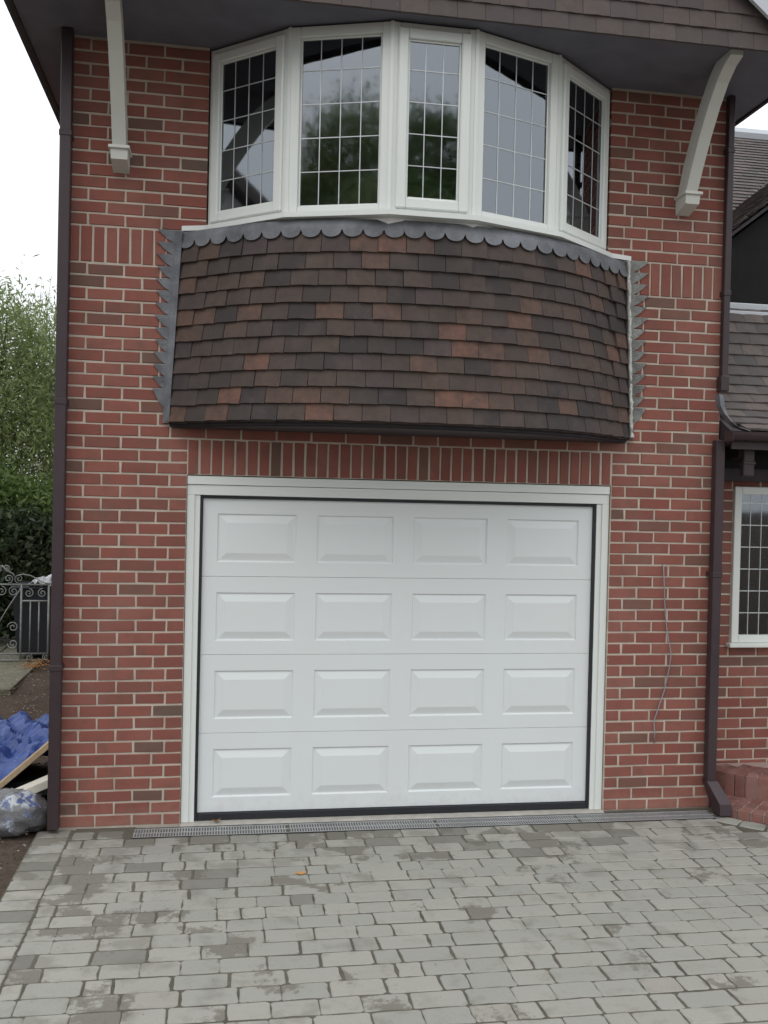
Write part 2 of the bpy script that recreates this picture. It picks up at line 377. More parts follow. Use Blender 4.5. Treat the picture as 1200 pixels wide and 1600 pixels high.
# ------------------------------------------------------------ threshold strip and drain channel
t = MB(); t.box(.0, 2.77, -.035, .30, -.03, .006, .003); th = t.build('threshold', M_CONC); th['kind'] = 'structure'
t = MB(); t.box(-.62, -.27, -.035, .0, -.05, -.006); t.box(2.773, 3.54, -.038, -.006, -.05, .004); k_ = t.build('wall_footing', M_SAND); k_['kind'] = 'structure'
drain = empty('drain_channel', (1.6, -.12, 0), 'long galvanised slot drain running along the foot of the garage door and wall', 'drain')
t = MB(); t.box(-.275, 3.50, -.212, -.205, -.12, .0); t.box(-.275, 3.50, -.047, -.040, -.12, .0); t.box(-.275, 3.50, -.205, -.047, -.12, -.10)
o = t.build('channel_trough', M_DARK, drain); o.matrix_parent_inverse = Matrix.Translation((-1.6, .12, 0))
gl_ = MB(); L = .94
for (a, b) in ((-.078, -.066), (-.006, .006), (.066, .078)): gl_.box(0, L, a, b, -.02, 0, 0)
nb = int(L/.0165)
for k in range(nb):
    x = .004 + k*.0165; sh = .0
    gl_.box(x, x+.0075, -.0665, -.0055, -.018, -.001); gl_.box(x+sh, x+sh+.0075, .0055, .0665, -.018, -.001)
gme = gl_.mesh('drain_grate', M_GALV)
for k in range(4):
    link('drain_grate', gme, drain, (-.272+k*.943-1.6, -.126+.12, -.001+.001*(k % 2)), (0, 0, 0))

# ------------------------------------------------------------ brick helpers
def Z(i): return (46-i)*.075
brick_cache = {}
def brick_mb(w, h, dep, v):
    R = random.Random(int(w*1000)*13+int(h*1000)+v)
    b = MB(); e = .0028
    j = lambda s=.0018: R.uniform(-s, s)
    o8 = [(-w/2+j(), .005, -h/2+j()), (w/2+j(), .005, -h/2+j()), (w/2+j(), .005, h/2+j()), (-w/2+j(), .005, h/2+j())]
    fr = [(x*(1-2*e/w*R.uniform(.7, 1.5)), 0+R.uniform(-.0008, .0008), z*(1-2*e/h*R.uniform(.7, 1.5))) for x, _, z in o8]
    bk = [(x, dep, z) for x, _, z in o8]
    b.add(fr+o8+bk, [(0, 1, 2, 3)] + [(k, k+4, (k+1) % 4+4, (k+1) % 4) for k in range(4)] + [(k+4, k+8, (k+1) % 4+8, (k+1) % 4+4) for k in range(4)])
    return b
def brick_get(w, h, v=0, dep=.03):
    k = (round(w, 3), round(h, 3), v)
    if k not in brick_cache:
        mb = brick_mb(k[0], k[1], dep, v); brick_cache[k] = (mb, mb.mesh('brick', M_BRICK))
    return brick_cache[k]
def rows_to_bricks(i, x0, x1, joints):
    js = [x0-.005] + [j for j in joints if x0+.03 < j < x1-.03] + [x1+.005]
    return [((a+b)/2, (Z(i)+Z(i+1))/2, b-a-.0115, .0635) for a, b in zip(js, js[1:])]
XL, XR = -.742, 3.535
bricks, soldiers = [], []
for i in range(-18, 46):
    even = (i % 2 == 0)
    jl = [-.620, -.401, -.183] if even else [-.512, -.293]
    if i in (12, 13):
        if even: jj = jl + [.036+.2187*k for k in range(8)] + [1.735+.2187*k for k in range(5)] + [2.79, 2.971, 3.197, 3.422]
        else: jj = jl + [-.108] + [.110+.2187*k for k in range(7)] + [1.585+.2187*k for k in range(6)] + [2.870, 3.082, 3.307]
        bricks += rows_to_bricks(i, XL, XR, jj); continue
    if i >= -3 and i < 0:
        continue
    rl = .088 if i < -3 else (.04 if i < 12 else -.002)
    if i < -3 and not even: jl = jl + [-.075]
    if 0 <= i < 12: jl = jl + ([] if even else [-.108])
    if i >= 14 and not even: jl = jl + [-.108]
    bricks += rows_to_bricks(i, XL, rl, jl)
    if i < -3: bricks += rows_to_bricks(i, 2.706, XR, [2.818, 2.979, 3.200, 3.420] if even else [2.870, 3.089, 3.305])
    else: bricks += rows_to_bricks(i, 2.775, XR, [2.971, 3.197, 3.422] if even else [2.872, 3.083, 3.308])
bricks = [b for b in bricks if b[2] > .03]
for js in ([-.747, -.662, -.589, -.514, -.440, -.369, -.298, -.226, -.155, -.083, -.01], [2.79, 2.86, 2.933, 3.009, 3.084, 3.160, 3.237, 3.313, 3.388, 3.460, 3.540]):
    for a, b in zip(js, js[1:]): soldiers.append(((a+b)/2, (Z(-3)+Z(0))/2, b-a-.0115, .2135))
for k in range(38): soldiers.append((k*.0729+.0365, (Z(14)+Z(17))/2, .0614, .2135))

# ------------------------------------------------------------ the garage wing
house = empty('brick_house', (1.4, 0, 0), 'red brick garage wing with tile hung oriel bay above a white sectional garage door', 'house')
HI = Matrix.Translation((-1.4, 0, 0))
def hpart(o, parent=house):
    o.parent = parent
    if parent is house: o.matrix_parent_inverse = HI
    return o
wb = MB(); y0 = .0045
def wallbox(x0, x1, z0, z1): wb.box(x0, x1, y0, .30, z0, z1)
wallbox(XL, -.0, -.1, 4.82); wallbox(2.772, XR, -.1, 4.82); wallbox(0, 2.772, Z(17)+.003, 3.60)
wallbox(-.0, .086, 3.60, 4.82); wallbox(2.708, 2.772, 3.60, 4.82)
wb.box(XL+.004, XL+.25, .30, 7.5, -.1, 4.82); wb.box(XR-.25, XR-.004, .30, 7.5, -.1, 4.82); wb.box(XL+.25, XR-.25, 7.2, 7.5, -.1, 4.82)
wall = hpart(wb.build('wall', M_MORTAR))
def lay(lst, name, parent, M0=Matrix(), cap=300, restname='brickwork_rest'):
    order = sorted(range(len(lst)), key=lambda i: -vis_area(M0 @ Vector((lst[i][0], 0, lst[i][1])), lst[i][2], lst[i][3], (0, 1, 0)))
    rest = MB(); cnt = 0
    for n_, i in enumerate(order):
        x, z, w, h = lst[i]; v = (i*5) % 4
        mb, me = brick_get(w, h, v)
        M = M0 @ Matrix.Translation((x+RND.uniform(-.0012, .0012), RND.uniform(-.0018, .0012), z+RND.uniform(-.001, .001))) @ Matrix.Rotation(RND.uniform(-.006, .006), 4, 'Y')
        if n_ < cap:
            o = link(name, me, parent); o.matrix_local = M
        else: rest.add([M @ Vector(q) for q in mb.v], mb.f); cnt += 1
    if cnt:
        o = rest.build(restname, M_BRICK, parent); o['kind'] = 'stuff'
lay(bricks, 'brick', wall)
lay(soldiers, 'soldier_brick', wall)
# side walls (seen only from beside the house)
side = []
for i in range(-18, 46):
    x = 0.012; k = 0
    while x < 7.3:
        w = .2187 if not (k == 0 and i % 2) else .109
        side.append((x+w/2, (Z(i)+Z(i+1))/2, w-.0115, .0635)); x += w; k += 1
sm = MB()
for (x, z, w, h) in side:
    mb, _ = brick_get(w, h, 0)
    for M in (Matrix.Translation((XL, x+.02, z)) @ Matrix.Rotation(-math.pi/2, 4, 'Z'), Matrix.Translation((XR, x+.02, z)) @ Matrix.Rotation(math.pi/2, 4, 'Z')):
        sm.add([M @ Vector(q) for q in mb.v], mb.f)
o = sm.build('side_brickwork', M_BRICK, wall); o['kind'] = 'stuff'

# garage door ------------------------------------------------------------
t = MB()
t.box(.003, .083, .028, .10, .006, 2.052); t.box(2.686, 2.768, .028, .10, .006, 2.052)
t.box(.003, 2.768, .020, .10, 2.055, 2.116); t.box(.003, 2.768, .010, .10, 2.119, 2.172, .002)
t.box(.003, .050, .018, .0275, .006, 2.054, .002); t.box(2.721, 2.768, .018, .0275, .006, 2.054, .002)
gd = hpart(t.build('garage_door', M_UPVC))
t = MB()
t.box(.0835, .100, .034, .09, .012, 2.050, .002); t.box(2.669, 2.6855, .034, .09, .012, 2.050, .002)
t.box(.10, 2.669, .034, .09, 2.036, 2.050, .002); t.box(.10, 2.669, .038, .09, .008, .052, .003)
t.build('door_seal', M_SEAL, gd)
PX0, PW, PP = .192, .496, .628
sec_top = [2.034, 1.543, 1.049, .553]; sec_bot = [1.5445, 1.0505, .5545, .054]
YD = .056
for s_ in range(4):
    zt, zb = sec_top[s_], sec_bot[s_]
    b = MB(); pt = zt-.094 if s_ == 0 else zt-.100; pb = pt-.305
    xs_ = [.102] + [v for k in range(4) for v in (PX0+k*PP, PX0+k*PP+PW)] + [2.667]
    for k in range(0, len(xs_)-1):
        a, c = xs_[k], xs_[k+1]
        if k % 2 == 0: b.add([(a, YD, zb+.0015), (c, YD, zb+.0015), (c, YD, zt-.0015), (a, YD, zt-.0015)], [(0, 1, 2, 3)])
        else:
            b.add([(a, YD, zb+.0015), (c, YD, zb+.0015), (c, YD, pb), (a, YD, pb)], [(0, 1, 2, 3)])
            b.add([(a, YD, pt), (c, YD, pt), (c, YD, zt-.0015), (a, YD, zt-.0015)], [(0, 1, 2, 3)])
    for (za, ya, zc, yc) in ((zt-.0015, YD, zt, YD+.002), (zb, YD+.002, zb+.0015, YD)):
        b.add([(.102, ya, za), (2.667, ya, za), (2.667, yc, zc), (.102, yc, zc)], [(0, 1, 2, 3)])
    b.add([(.102, YD+.002, zt), (2.667, YD+.002, zt), (2.667, YD+.04, zt), (.102, YD+.04, zt)], [(0, 1, 2, 3)])
    b.build('door_section', M_DOOR, gd)
    for k in range(4):
        x0 = PX0+k*PP; x1 = x0+PW; pr = MB()
        rings = [(0, 0), (.007, .009), (.012, .0095), (.020, .0075), (.052, -.0015), (.058, -.003)]
        vs = []
        for (ins, dy) in rings: vs += [(x0+ins, YD+dy, pb+ins), (x1-ins, YD+dy, pb+ins), (x1-ins, YD+dy, pt-ins), (x0+ins, YD+dy, pt-ins)]
        fs = [(r*4+q, r*4+(q+1) % 4, (r+1)*4+(q+1) % 4, (r+1)*4+q) for r in range(len(rings)-1) for q in range(4)] + [tuple(range(len(vs)-4, len(vs)))]
        pr.add(vs, fs); pr.build('raised_panel', M_DOOR, gd)
t = MB(); t.box(.10, 2.67, .11, .14, .0, 2.16); t.build('door_core', M_UPVC, gd)

# plan curves of the bay ------------------------------------------------------------
def catmull(P, n):
    P = [Vector((*p, 0)) for p in P]; out = []
    for k in range(len(P)-1):
        p0 = P[max(k-1, 0)]; p1 = P[k]; p2 = P[k+1]; p3 = P[min(k+2, len(P)-1)]
        for j in range(12):
            s = j/12; out.append(.5*((2*p1)+(p2-p0)*s+(2*p0-5*p1+4*p2-p3)*s*s+(3*p1-p0-3*p2+p3)*s**3))
    out.append(P[-1]); L = [0]
    for a, b in zip(out, out[1:]): L.append(L[-1]+(b-a).length)
    res = []; k = 0
    for j in range(n+1):
        s = L[-1]*j/n
        while k < len(L)-2 and L[k+1] < s: k += 1
        q = (s-L[k])/max(1e-9, L[k+1]-L[k]); res.append(out[k].lerp(out[k+1], q))
    return res, L[-1]
NB = 200
bl = [(-.125, 0), (.05, -.155), (.21, -.29), (.35, -.39), (.50, -.47), (.66, -.535), (.85, -.59), (1.12, -.63)]
bot, LB = catmull(bl + [(1.38, -.64)] + [(2.76-x, y) for x, y in bl[::-1]], NB)
topc, LT = catmull([(-.065, 0), (.12, -.14), (.33, -.295), (.56, -.415), (.85, -.52), (1.13, -.575), (1.38, -.595), (1.63, -.58), (1.91, -.52), (2.20, -.415), (2.44, -.28), (2.64, -.13), (2.835, 0)], NB)
ZB0, ZT0 = 2.47, 3.62
def bay_pt(s, z, out=0):
    f = min(1, max(0, (z-ZB0)/(ZT0-ZB0))); f = f**.85
    q = min(NB-1e-6, max(0, s*NB)); k = int(q); r = q-k
    a = bot[k].lerp(bot[k+1], r); b = topc[k].lerp(topc[k+1], r); p = a.lerp(b, f)
    ta = (bot[k+1]-bot[k]).normalized(); n = Vector((ta.y, -ta.x, 0))
    p = p + n*out; return Vector((p.x, p.y, z)), n, ta
t = MB(); NS = 60; zz = [ZB0, 2.75, 3.05, 3.35, 3.62]
for z in zz:
    for k in range(NS+1):
        p, n, _ = bay_pt(k/NS, z, -.02); t.v.append((p.x, p.y if p.y < .0 else .0, z))
for r in range(len(zz)-1):
    for k in range(NS): t.f.append((r*(NS+1)+k, r*(NS+1)+k+1, (r+1)*(NS+1)+k+1, (r+1)*(NS+1)+k))
t.f.append(tuple(range(NS, -1, -1)))
bay = hpart(t.build('tile_hung_bay', M_TIMB))
# bottom board of the bay
t = MB(); pl = []
for k in range(NS+1):
    p, n, _ = bay_pt(k/NS, ZB0, -.035); pl.append((p.x, min(p.y, -.001)))
t.prism(pl, 2.462, 2.469); t.build('bottom_board', M_TIMB, bay)
# tiles
tile_cache = {}
def tile_mesh(w, h, v, mat, name, th=.015):
    k = (round(w, 3), round(h, 3), v, name)
    if k not in tile_cache:
        R = random.Random(v*37+int(w*1000)); b = MB(); e = .0015
        n = 4; top, botm = [], []
        vs = []
        for yy, off in ((0, 0), (th, 0)):
            for q in range(n+1):
                x = -w/2+w*q/n; vs.append((x, yy - .0030*(1-(2*q/n-1)**2), 0 + R.uniform(-.002, .002)))
            for q in range(n+1):
                x = -w/2+w*q/n; vs.append((x, yy - .0022*(1-(2*q/n-1)**2), h))
        m = n+1
        fs = [(q, q+1, m+q+1, m+q) for q in range(n)] + [(2*m+q, 2*m+q+1, 3*m+q+1, 3*m+q) for q in range(n)]
        fs += [(q, q+1, 2*m+q+1, 2*m+q) for q in range(n)] + [(0, m, 3*m, 2*m), (n, m+n, 3*m+n, 2*m+n)]
        b.add(vs, fs); tile_cache[k] = b.mesh(name, mat)
    return tile_cache[k]
GA = .0975
for r in range(11):
    zb = 2.497 + GA*r; Lr = LB + (LT-LB)*(zb-ZB0)/(ZT0-ZB0)
    tw = .163; R = random.Random(40+r)
    s0 = 0; edges = [0.0]
    cur = tw*(1.5 if r % 2 else 1.0) if r % 2 == 0 else tw*1.5*.98
    cur = tw if r % 2 == 0 else tw*1.5
    while cur < Lr-.10: edges.append(cur/Lr); cur += tw*R.uniform(.985, 1.015)
    edges.append(1.0)
    for a, b in zip(edges, edges[1:]):
        if b*Lr - a*Lr > tw*1.3 and 0 < a and b < 1: pass
        w = (b-a)*Lr - .0022; sm_ = (a+b)/2
        p, n, ta = bay_pt(sm_, zb, .025+R.uniform(0, .005)); pt, _, _ = bay_pt(sm_, zb+.155, .0035)
        yv = (pt-p).normalized(); zl = yv; xl = Vector((ta.x, ta.y, 0)); yl = zl.cross(xl).normalized()
        xl = yl.cross(zl)
        M = Matrix((xl, yl, zl)).transposed().to_4x4(); M.translation = p
        h = .16 if r < 10 else .13
        o = link('tile', tile_mesh(min(w, .26), h, (r*31+int(a*99)) % 3, M_TILE, 'tile'), bay)
        o.matrix_local = M @ Matrix.Rotation(R.uniform(-.008, .008), 4, 'Y')
# under-eaves course of short tiles along the bottom
for k in range(21):
    s = (k+.5)/21; p, n, ta = bay_pt(s, 2.487, .006); pt, _, _ = bay_pt(s, 2.60, .003)
    zl = (pt-p).normalized(); xl = Vector((ta.x, ta.y, 0)); yl = zl.cross(xl).normalized(); xl = yl.cross(zl)
    M = Matrix((xl, yl, zl)).transposed().to_4x4(); M.translation = p
    o = link('under_tile', tile_mesh(LB/21-.003, .09, 1, M_TILE, 'under_tile', .010), bay); o.matrix_local = M
# scalloped lead apron
def apron(s0, s1, out, nsc):
    b = MB(); seg = 10; W = nsc*seg
    rowv = []
    for k in range(W+1):
        s = s0+(s1-s0)*k/W; ph = (k % seg)/seg; u = 2*ph-1
        dz = math.sqrt(max(0, 1-u*u)); zlo = 3.602 - .046*dz
        a, n, _ = bay_pt(s, 3.665, out+.000); c, n2, _ = bay_pt(s, 3.62, out+.022); d, _, _ = bay_pt(s, zlo, out+.026+.003*dz)
        d2 = d - n2*.003; c2 = c - n2*.003
        b.v += [tuple(a), tuple(c), tuple(d), tuple(d2), tuple(c2)]
    for k in range(W):
        for q in range(4): b.f.append((k*5+q, k*5+q+1, (k+1)*5+q+1, (k+1)*5+q))
    return b
NSC = 27
for (a, c, o_) in ((0, 12, .002), (12, 21, .004), (21, 27, .002)):
    apron(a/NSC + .004, c/NSC + (.006 if c < 27 else -.003), o_, c-a).build('lead_apron', M_LEAD, bay, smooth=False)
# stepped lead at both sides
def steps(side):
    for k in range(14):
        zt = Z(-3)-.0 - .075*k
        if k in (1, 2): zt += 0
        zl_ = zt - (.090 if k < 13 else .135)
        f = (zt-ZB0)/(ZT0-ZB0); f2 = (zl_-ZB0)/(ZT0-ZB0)
        if side < 0:
            ex = lambda q: -.128 + .058*q; tip = -.205-.012*(1-f) + RND.uniform(-.006, .006); tx = tip
            poly = [(tx, zt), (ex(f)+.03, zt+RND.uniform(-.002, .002)), (ex(f2)+.03, zl_), (ex(f2)-.012, zl_), ((tx+ex(f2))/2-.012, (zt+zl_)/2-.006)]
            m = M_LEAD
        else:
            ex = lambda q: 2.888 - .050*q; tip = 2.992 + RND.uniform(-.008, .008)
            poly = [(tip, zt), ((tip+ex(f2))/2+.014, (zt+zl_)/2-.004), (ex(f2)+.012, zl_), (ex(f2)-.02, zl_), (ex(f)-.02, zt)]
            m = M_LEADR
        b = MB(); n = len(poly); yy = -.004 - .0012*(k % 2)
        tipi = 0
        b.add([(x, yy-.003-(.004+.006*RND.random() if q == tipi else 0), z) for q, (x, z) in enumerate(poly)] + [(x, yy, z) for x, z in poly],
              [tuple(range(n)), tuple(range(2*n-1, n-1, -1))] + [(q, (q+1) % n, (q+1) % n+n, q+n) for q in range(n)])
        b.build('lead_step', m, bay)
steps(-1); steps(1)
for side in (-1, 1):       # lead upstand against the tile ends
    b = MB()
    for k in range(25):
        z = 2.49 + (3.66-2.49)*k/24; f = (z-ZB0)/(ZT0-ZB0)
        x = (-.128+.058*f) if side < 0 else (2.888-.050*f); w = .022*side
        b.v += [(x+w*1.3, -.012, z), (x-w*.6, -.045-.006*math.sin(k*1.7), z), (x-w*.6, -.012, z)]
    for k in range(24):
        for q in range(2): b.f.append((k*3+q, k*3+q+1, k*3+q+4, k*3+q+3))
    b.build('lead_upstand', M_LEAD if side < 0 else M_LEADR, bay)
b = MB()                   # rough mortar fillet down the right-hand end
NZ = 90
for k in range(NZ+1):
    z = 2.50 + 1.17*k/NZ; f = (z-ZB0)/(ZT0-ZB0); x = 2.893-.050*f
    w = .008 + .026*abs(noise.noise(Vector((z*9, 1, 0)))) + .010*abs(noise.noise(Vector((z*31, 5, 0)))); cx = x + .004*noise.noise(Vector((z*12, 7, 0)))
    for q in range(6):
        a = math.pi*(q/5); b.v.append((cx-w*math.cos(a), -.020-.022*math.sin(a)-.022*noise.noise(Vector((z*40, q, 2))), z))
for k in range(NZ):
    for q in range(5): b.f.append((k*6+q, k*6+q+1, (k+1)*6+q+1, (k+1)*6+q))
b.build('mortar_fillet', M_SEALANT, bay, smooth=True)

# bay window ------------------------------------------------------------
PL = [(.090, .02), (.557, -.388), (1.130, -.590), (1.632, -.590), (2.207, -.388), (2.703, .02)]
SL = [(-.062, -.006), (.075, -.050), (.540, -.448), (1.123, -.655), (1.640, -.655), (2.222, -.448), (2.715, -.050), (2.868, -.006)]
t = MB(); sp_ = SL + [(2.868, .0), (2.70, .10), (.09, .10), (-.062, .0)]
t.prism(sp_, 3.676, 3.706)
bw = hpart(t.build('bay_window', M_UPVC))
for k in range(5):
    a = Vector((*PL[k], 0)); c = Vector((*PL[k+1], 0)); L = (c-a).length; tx = (c-a).normalized(); ny = Vector((-tx.y, tx.x, 0))
    M = Matrix((tx, ny, Vector((0, 0, 1)))).transposed().to_4x4(); M.translation = a     # local y points indoors
    z0, z1 = 3.7065, 4.800; opening = k in (0, 2, 4)
    fw = .050 if opening else .060
    el = .0 ; fr = MB()
    jx = .004
    fr.xbox(M, jx, fw, 0, .065, z0, z1, .004); fr.xbox(M, L-fw, L-jx, 0, .065, z0, z1, .004)
    fr.xbox(M, fw+.0005, L-fw-.0005, .001, .064, z0, z0+fw*.8, .004); fr.xbox(M, fw+.0005, L-fw-.0005, .001, .064, z1-fw, z1, .004)
    fr.build('window_frame', M_UPVC, bw)
    gx0, gx1, gz0, gz1, gy = fw, L-fw, z0+fw*.8, z1-fw, .030
    if opening:
        sf = .058; sa = MB(); x0, x1, q0, q1 = fw-.014, L-fw+.014, z0+fw*.8-.014, z1-fw+.014; ya, yb = -.020, -.001
        sa.xbox(M, x0, x0+sf, ya, yb+.03, q0, q1, .006); sa.xbox(M, x1-sf, x1, ya, yb+.03, q0, q1, .006)
        sa.xbox(M, x0+sf+.0004, x1-sf-.0004, ya+.0008, yb+.029, q0, q0+sf, .006); sa.xbox(M, x0+sf+.0004, x1-sf-.0004, ya+.0008, yb+.029, q1-sf, q1, .006)
        sa.build('sash', M_UPVC, bw)
        gx0, gx1, gz0, gz1, gy = x0+sf, x1-sf, q0+sf, q1-sf, .006
    # glazing bead
    bd = MB(); bb = .012
    bd.xbox(M, gx0+.0003, gx0+bb, gy-.008, gy, gz0, gz1, .003); bd.xbox(M, gx1-bb, gx1-.0003, gy-.008, gy, gz0, gz1, .003)
    bd.xbox(M, gx0+bb+.0003, gx1-bb-.0003, gy-.0075, gy, gz0, gz0+bb, .003); bd.xbox(M, gx0+bb+.0003, gx1-bb-.0003, gy-.0075, gy, gz1-bb, gz1, .003)
    bd.build('glazing_bead', M_UPVC, bw)
    gp = MB(); gp.xbox(M, gx0+.002, gx1-.002, gy+.001, gy+.005, gz0, gz1); gp.build('glass_pane', M_GLASS, bw)
    nc = 3 if k == 2 else 4
    for q in range(1, nc):
        x = gx0+(gx1-gx0)*q/nc; lb = MB(); lb.xbox(M, x-.0027, x+.0027, gy-.0015, gy+.0005, gz0+bb, gz1-bb); lb.build('lead_strip', M_CAME, bw)
    for q in range(1, 5):
        z = gz0+(gz1-gz0)*q/5+.01; lb = MB(); lb.xbox(M, gx0+bb, gx1-bb, gy-.0022, gy+.0004, z-.0027, z+.0027); lb.build('lead_strip', M_CAME, bw)
for k in range(6):       # corner posts that close the angle between two frames
    x, y = PL[k]
    if k in (0, 5): continue
    t = MB(); pts = []
    a = Vector((*PL[k-1], 0)); c = Vector((*PL[k+1], 0)); p = Vector((x, y, 0))
    ta = (p-a).normalized(); tb = (c-p).normalized(); na = Vector((-ta.y, ta.x, 0)); nb2 = Vector((-tb.y, tb.x, 0)); bis = (na+nb2).normalized()
    poly = [p-bis*.006, p-ta*.0035+na*.0, p-ta*.0035+na*.06, p+bis*.064, p+tb*.0035+nb2*.06, p+tb*.0035]
    poly = [p-bis*.003-ta*.010-na*.004, p-ta*.0105+na*.0, p+bis*.06, p+tb*.0105, p-bis*.003+tb*.010-nb2*.004]
    t.prism([(q.x, q.y) for q in poly], 3.7066, 4.7995); t.build('corner_post', M_UPVC, bw)
# room behind the bay
t = MB(); x0, x1, yb_, z0, z1 = -.3, 3.1, 2.2, 3.3, 4.80
t.add([(x0, .31, z0), (x1, .31, z0), (x1, yb_, z0), (x0, yb_, z0), (x0, .31, z1), (x1, .31, z1), (x1, yb_, z1), (x0, yb_, z1)], [(0, 1, 2, 3), (1, 2, 6, 5), (2, 3, 7, 6), (3, 0, 4, 7), (4, 5, 6, 7)])
hpart(t.build('room', M_ROOM))
t = MB(); t.prism([(PL[0][0], .1)] + PL + [(PL[5][0], .1)], 3.60, 3.675); hpart(t.build('bay_floor', M_ROOM))

# roof over the wing: soffit, hung gable, bargeboards, slopes ------------------------------------------------------------
EL, ER, YF = -1.0, 3.785, -.712
t = MB(); t.box(EL, ER, YF, 7.9, 4.812, 4.845)
sof = hpart(t.build('soffit', M_SOFF))
t = MB()
t.box(EL-.022, EL-.001, YF, 7.9, 4.795, 4.96); hpart(t.build('fascia_board', M_BROWN))
t = MB(); t.box(ER+.001, ER+.022, YF+.0, 7.9, 4.795, 4.96)
hpart(t.build('fascia_board', M_BROWN))
RS, RX = .84, 1.39; ZE = 4.86; apex = ZE + (ER+.07-RX)*RS
t = MB()
for s in (-1, 1):
    xe = RX + s*(ER+.07-RX); n = Vector((s*RS, 0, 1)).normalized()
    for (ya, yb2) in ((-.80, 8.0),):
        a = Vector((xe, ya, ZE)); b2 = Vector((RX, ya, apex)); th = .05
        vs = [a, b2, b2+Vector((0, yb2-ya, 0)), a+Vector((0, yb2-ya, 0))]; vs += [v+Vector((0, 0, .065)) for v in vs]
        t.add(vs, [(0, 1, 2, 3), (4, 5, 6, 7), (0, 1, 5, 4), (1, 2, 6, 5), (2, 3, 7, 6), (3, 0, 4, 7)])
roof = hpart(t.build('roof', M_SOFF))
def slope_tiles(mb, P0, ux, uy, nrows, width, gauge, tw=.165, th=.013, seed=0):
    """courses of plain tiles on a slope: ux along the eave, uy up the slope"""
    R = random.Random(seed); ux = Vector(ux).normalized(); uy = Vector(uy).normalized(); n = ux.cross(uy).normalized()
    if n.z < 0: n = -n
    for r in range(nrows):
        x = -tw*.5*(r % 2)
        while x < width:
            a = max(0, x+.001); c = min(width, x+tw-.001)
            if c-a > .02:
                p = Vector(P0) + uy*(r*gauge); l1 = .018+R.uniform(0, .003)
                v = [p+ux*a+n*l1, p+ux*c+n*l1, p+ux*c+uy*(gauge*1.25)+n*.004, p+ux*a+uy*(gauge*1.25)+n*.004, p+ux*a+n*(l1-th), p+ux*c+n*(l1-th)]
                mb.add(v, [(0, 1, 2, 3), (0, 1, 5, 4)])
            x += tw
t = MB(); sl = math.hypot(ER+.07-RX, (ER+.07-RX)*RS); nr = int(sl/.1)
slope_tiles(t, (EL-.07, -.82, ZE+.065), (0, 1, 0), (1, 0, RS), nr, 8.8, .1, seed=1)
slope_tiles(t, (ER+.07, -.82, ZE+.065), (0, 1, 0), (-1, 0, RS), nr, 8.8, .1, seed=2)
o = t.build('roof_tile_field', M_GTILE, roof); o['kind'] = 'stuff'
# hung gable
t = MB(); gz = lambda x: ZE + (ER+.07-RX-abs(x-RX))*RS
t.add([(EL+.0, YF-.002, 4.79), (ER, YF-.002, 4.79), (ER, YF-.002, gz(ER)), (RX, YF-.002, apex), (EL, YF-.002, gz(EL)),
       (EL+.0, YF-.001+.03, 4.846), (ER, YF+.03, 4.846), (ER, YF+.03, gz(ER)), (RX, YF+.03, apex), (EL, YF+.03, gz(EL))], [(0, 1, 2, 3, 4), (5, 6, 7, 8, 9)] + [(i, (i+1) % 5, (i+1) % 5+5, i+5) for i in range(5)])
gab = hpart(t.build('gable_wall', M_TIMB))
rest = MB()
for r in range(0, 20):
    zb = 4.784 + .1005*r; x = EL-.0 - (.0825 if r % 2 else 0); R = random.Random(600+r)
    while x < ER-.03:
        w = .165; xc = x+w/2
        if x < EL: w = .0825; xc = EL+w/2; 
        if gz(xc) > zb+.02:
            h = .15; M = Matrix.Translation((xc, YF-.022-R.uniform(0, .003), zb)) @ Matrix.Rotation(-.10, 4, 'X') @ Matrix.Rotation(R.uniform(-.006, .006), 4, 'Y')
            me = tile_mesh(w-.002, h, r % 3, M_GTILE, 'gable_tile')
            if r < 4: o = link('gable_tile', me, gab); o.matrix_local = M
            else: rest.add([M @ v.co for v in me.vertices], [tuple(p.vertices) for p in me.polygons])
        x += .165 if x >= EL else .165
    
o = rest.build('gable_tile_field', M_GTILE, gab); o['kind'] = 'stuff'
# bargeboards
for s in (-1, 1):
    t = MB(); yA, yB = -.80, -.775
    lo = lambda x: 4.905 - .79*(x-3.385) if s > 0 else 0
    xa, xb = 3.585, RX
    za, zb = 4.760, 4.760+.80*(3.585-RX)
    P = [(xa, za), (xb, zb), (xb, zb+.26), (xa+.02, za+.235), (xa+.05, za+.12)]
    if s < 0: P = [(2*RX-x, z) for x, z in P]
    n = len(P); t.add([(x, yA, z) for x, z in P]+[(x, yB, z) for x, z in P], [tuple(range(n)), tuple(range(n, 2*n))]+[(i, (i+1) % n, (i+1) % n+n, i+n) for i in range(n)])
    hpart(t.build('bargeboard', M_BARGE))
    t = MB(); P2 = [(x, z) for x, z in P[:3]] + [P[3]]
    P2 = [(P[0][0], P[0][1]+.02), (P[1][0], P[1][1]+.02), (P[1][0], P[1][1]+.05), (P[0][0], P[0][1]+.05)]
    t.add([(x, yB, z) for x, z in P2]+[(x, YF-.045, z) for x, z in P2], [(0, 1, 2, 3), (4, 5, 6, 7)]+[(i, (i+1) % 4, (i+1) % 4+4, i+4) for i in range(4)])
    hpart(t.build('verge_soffit', M_SOFF))

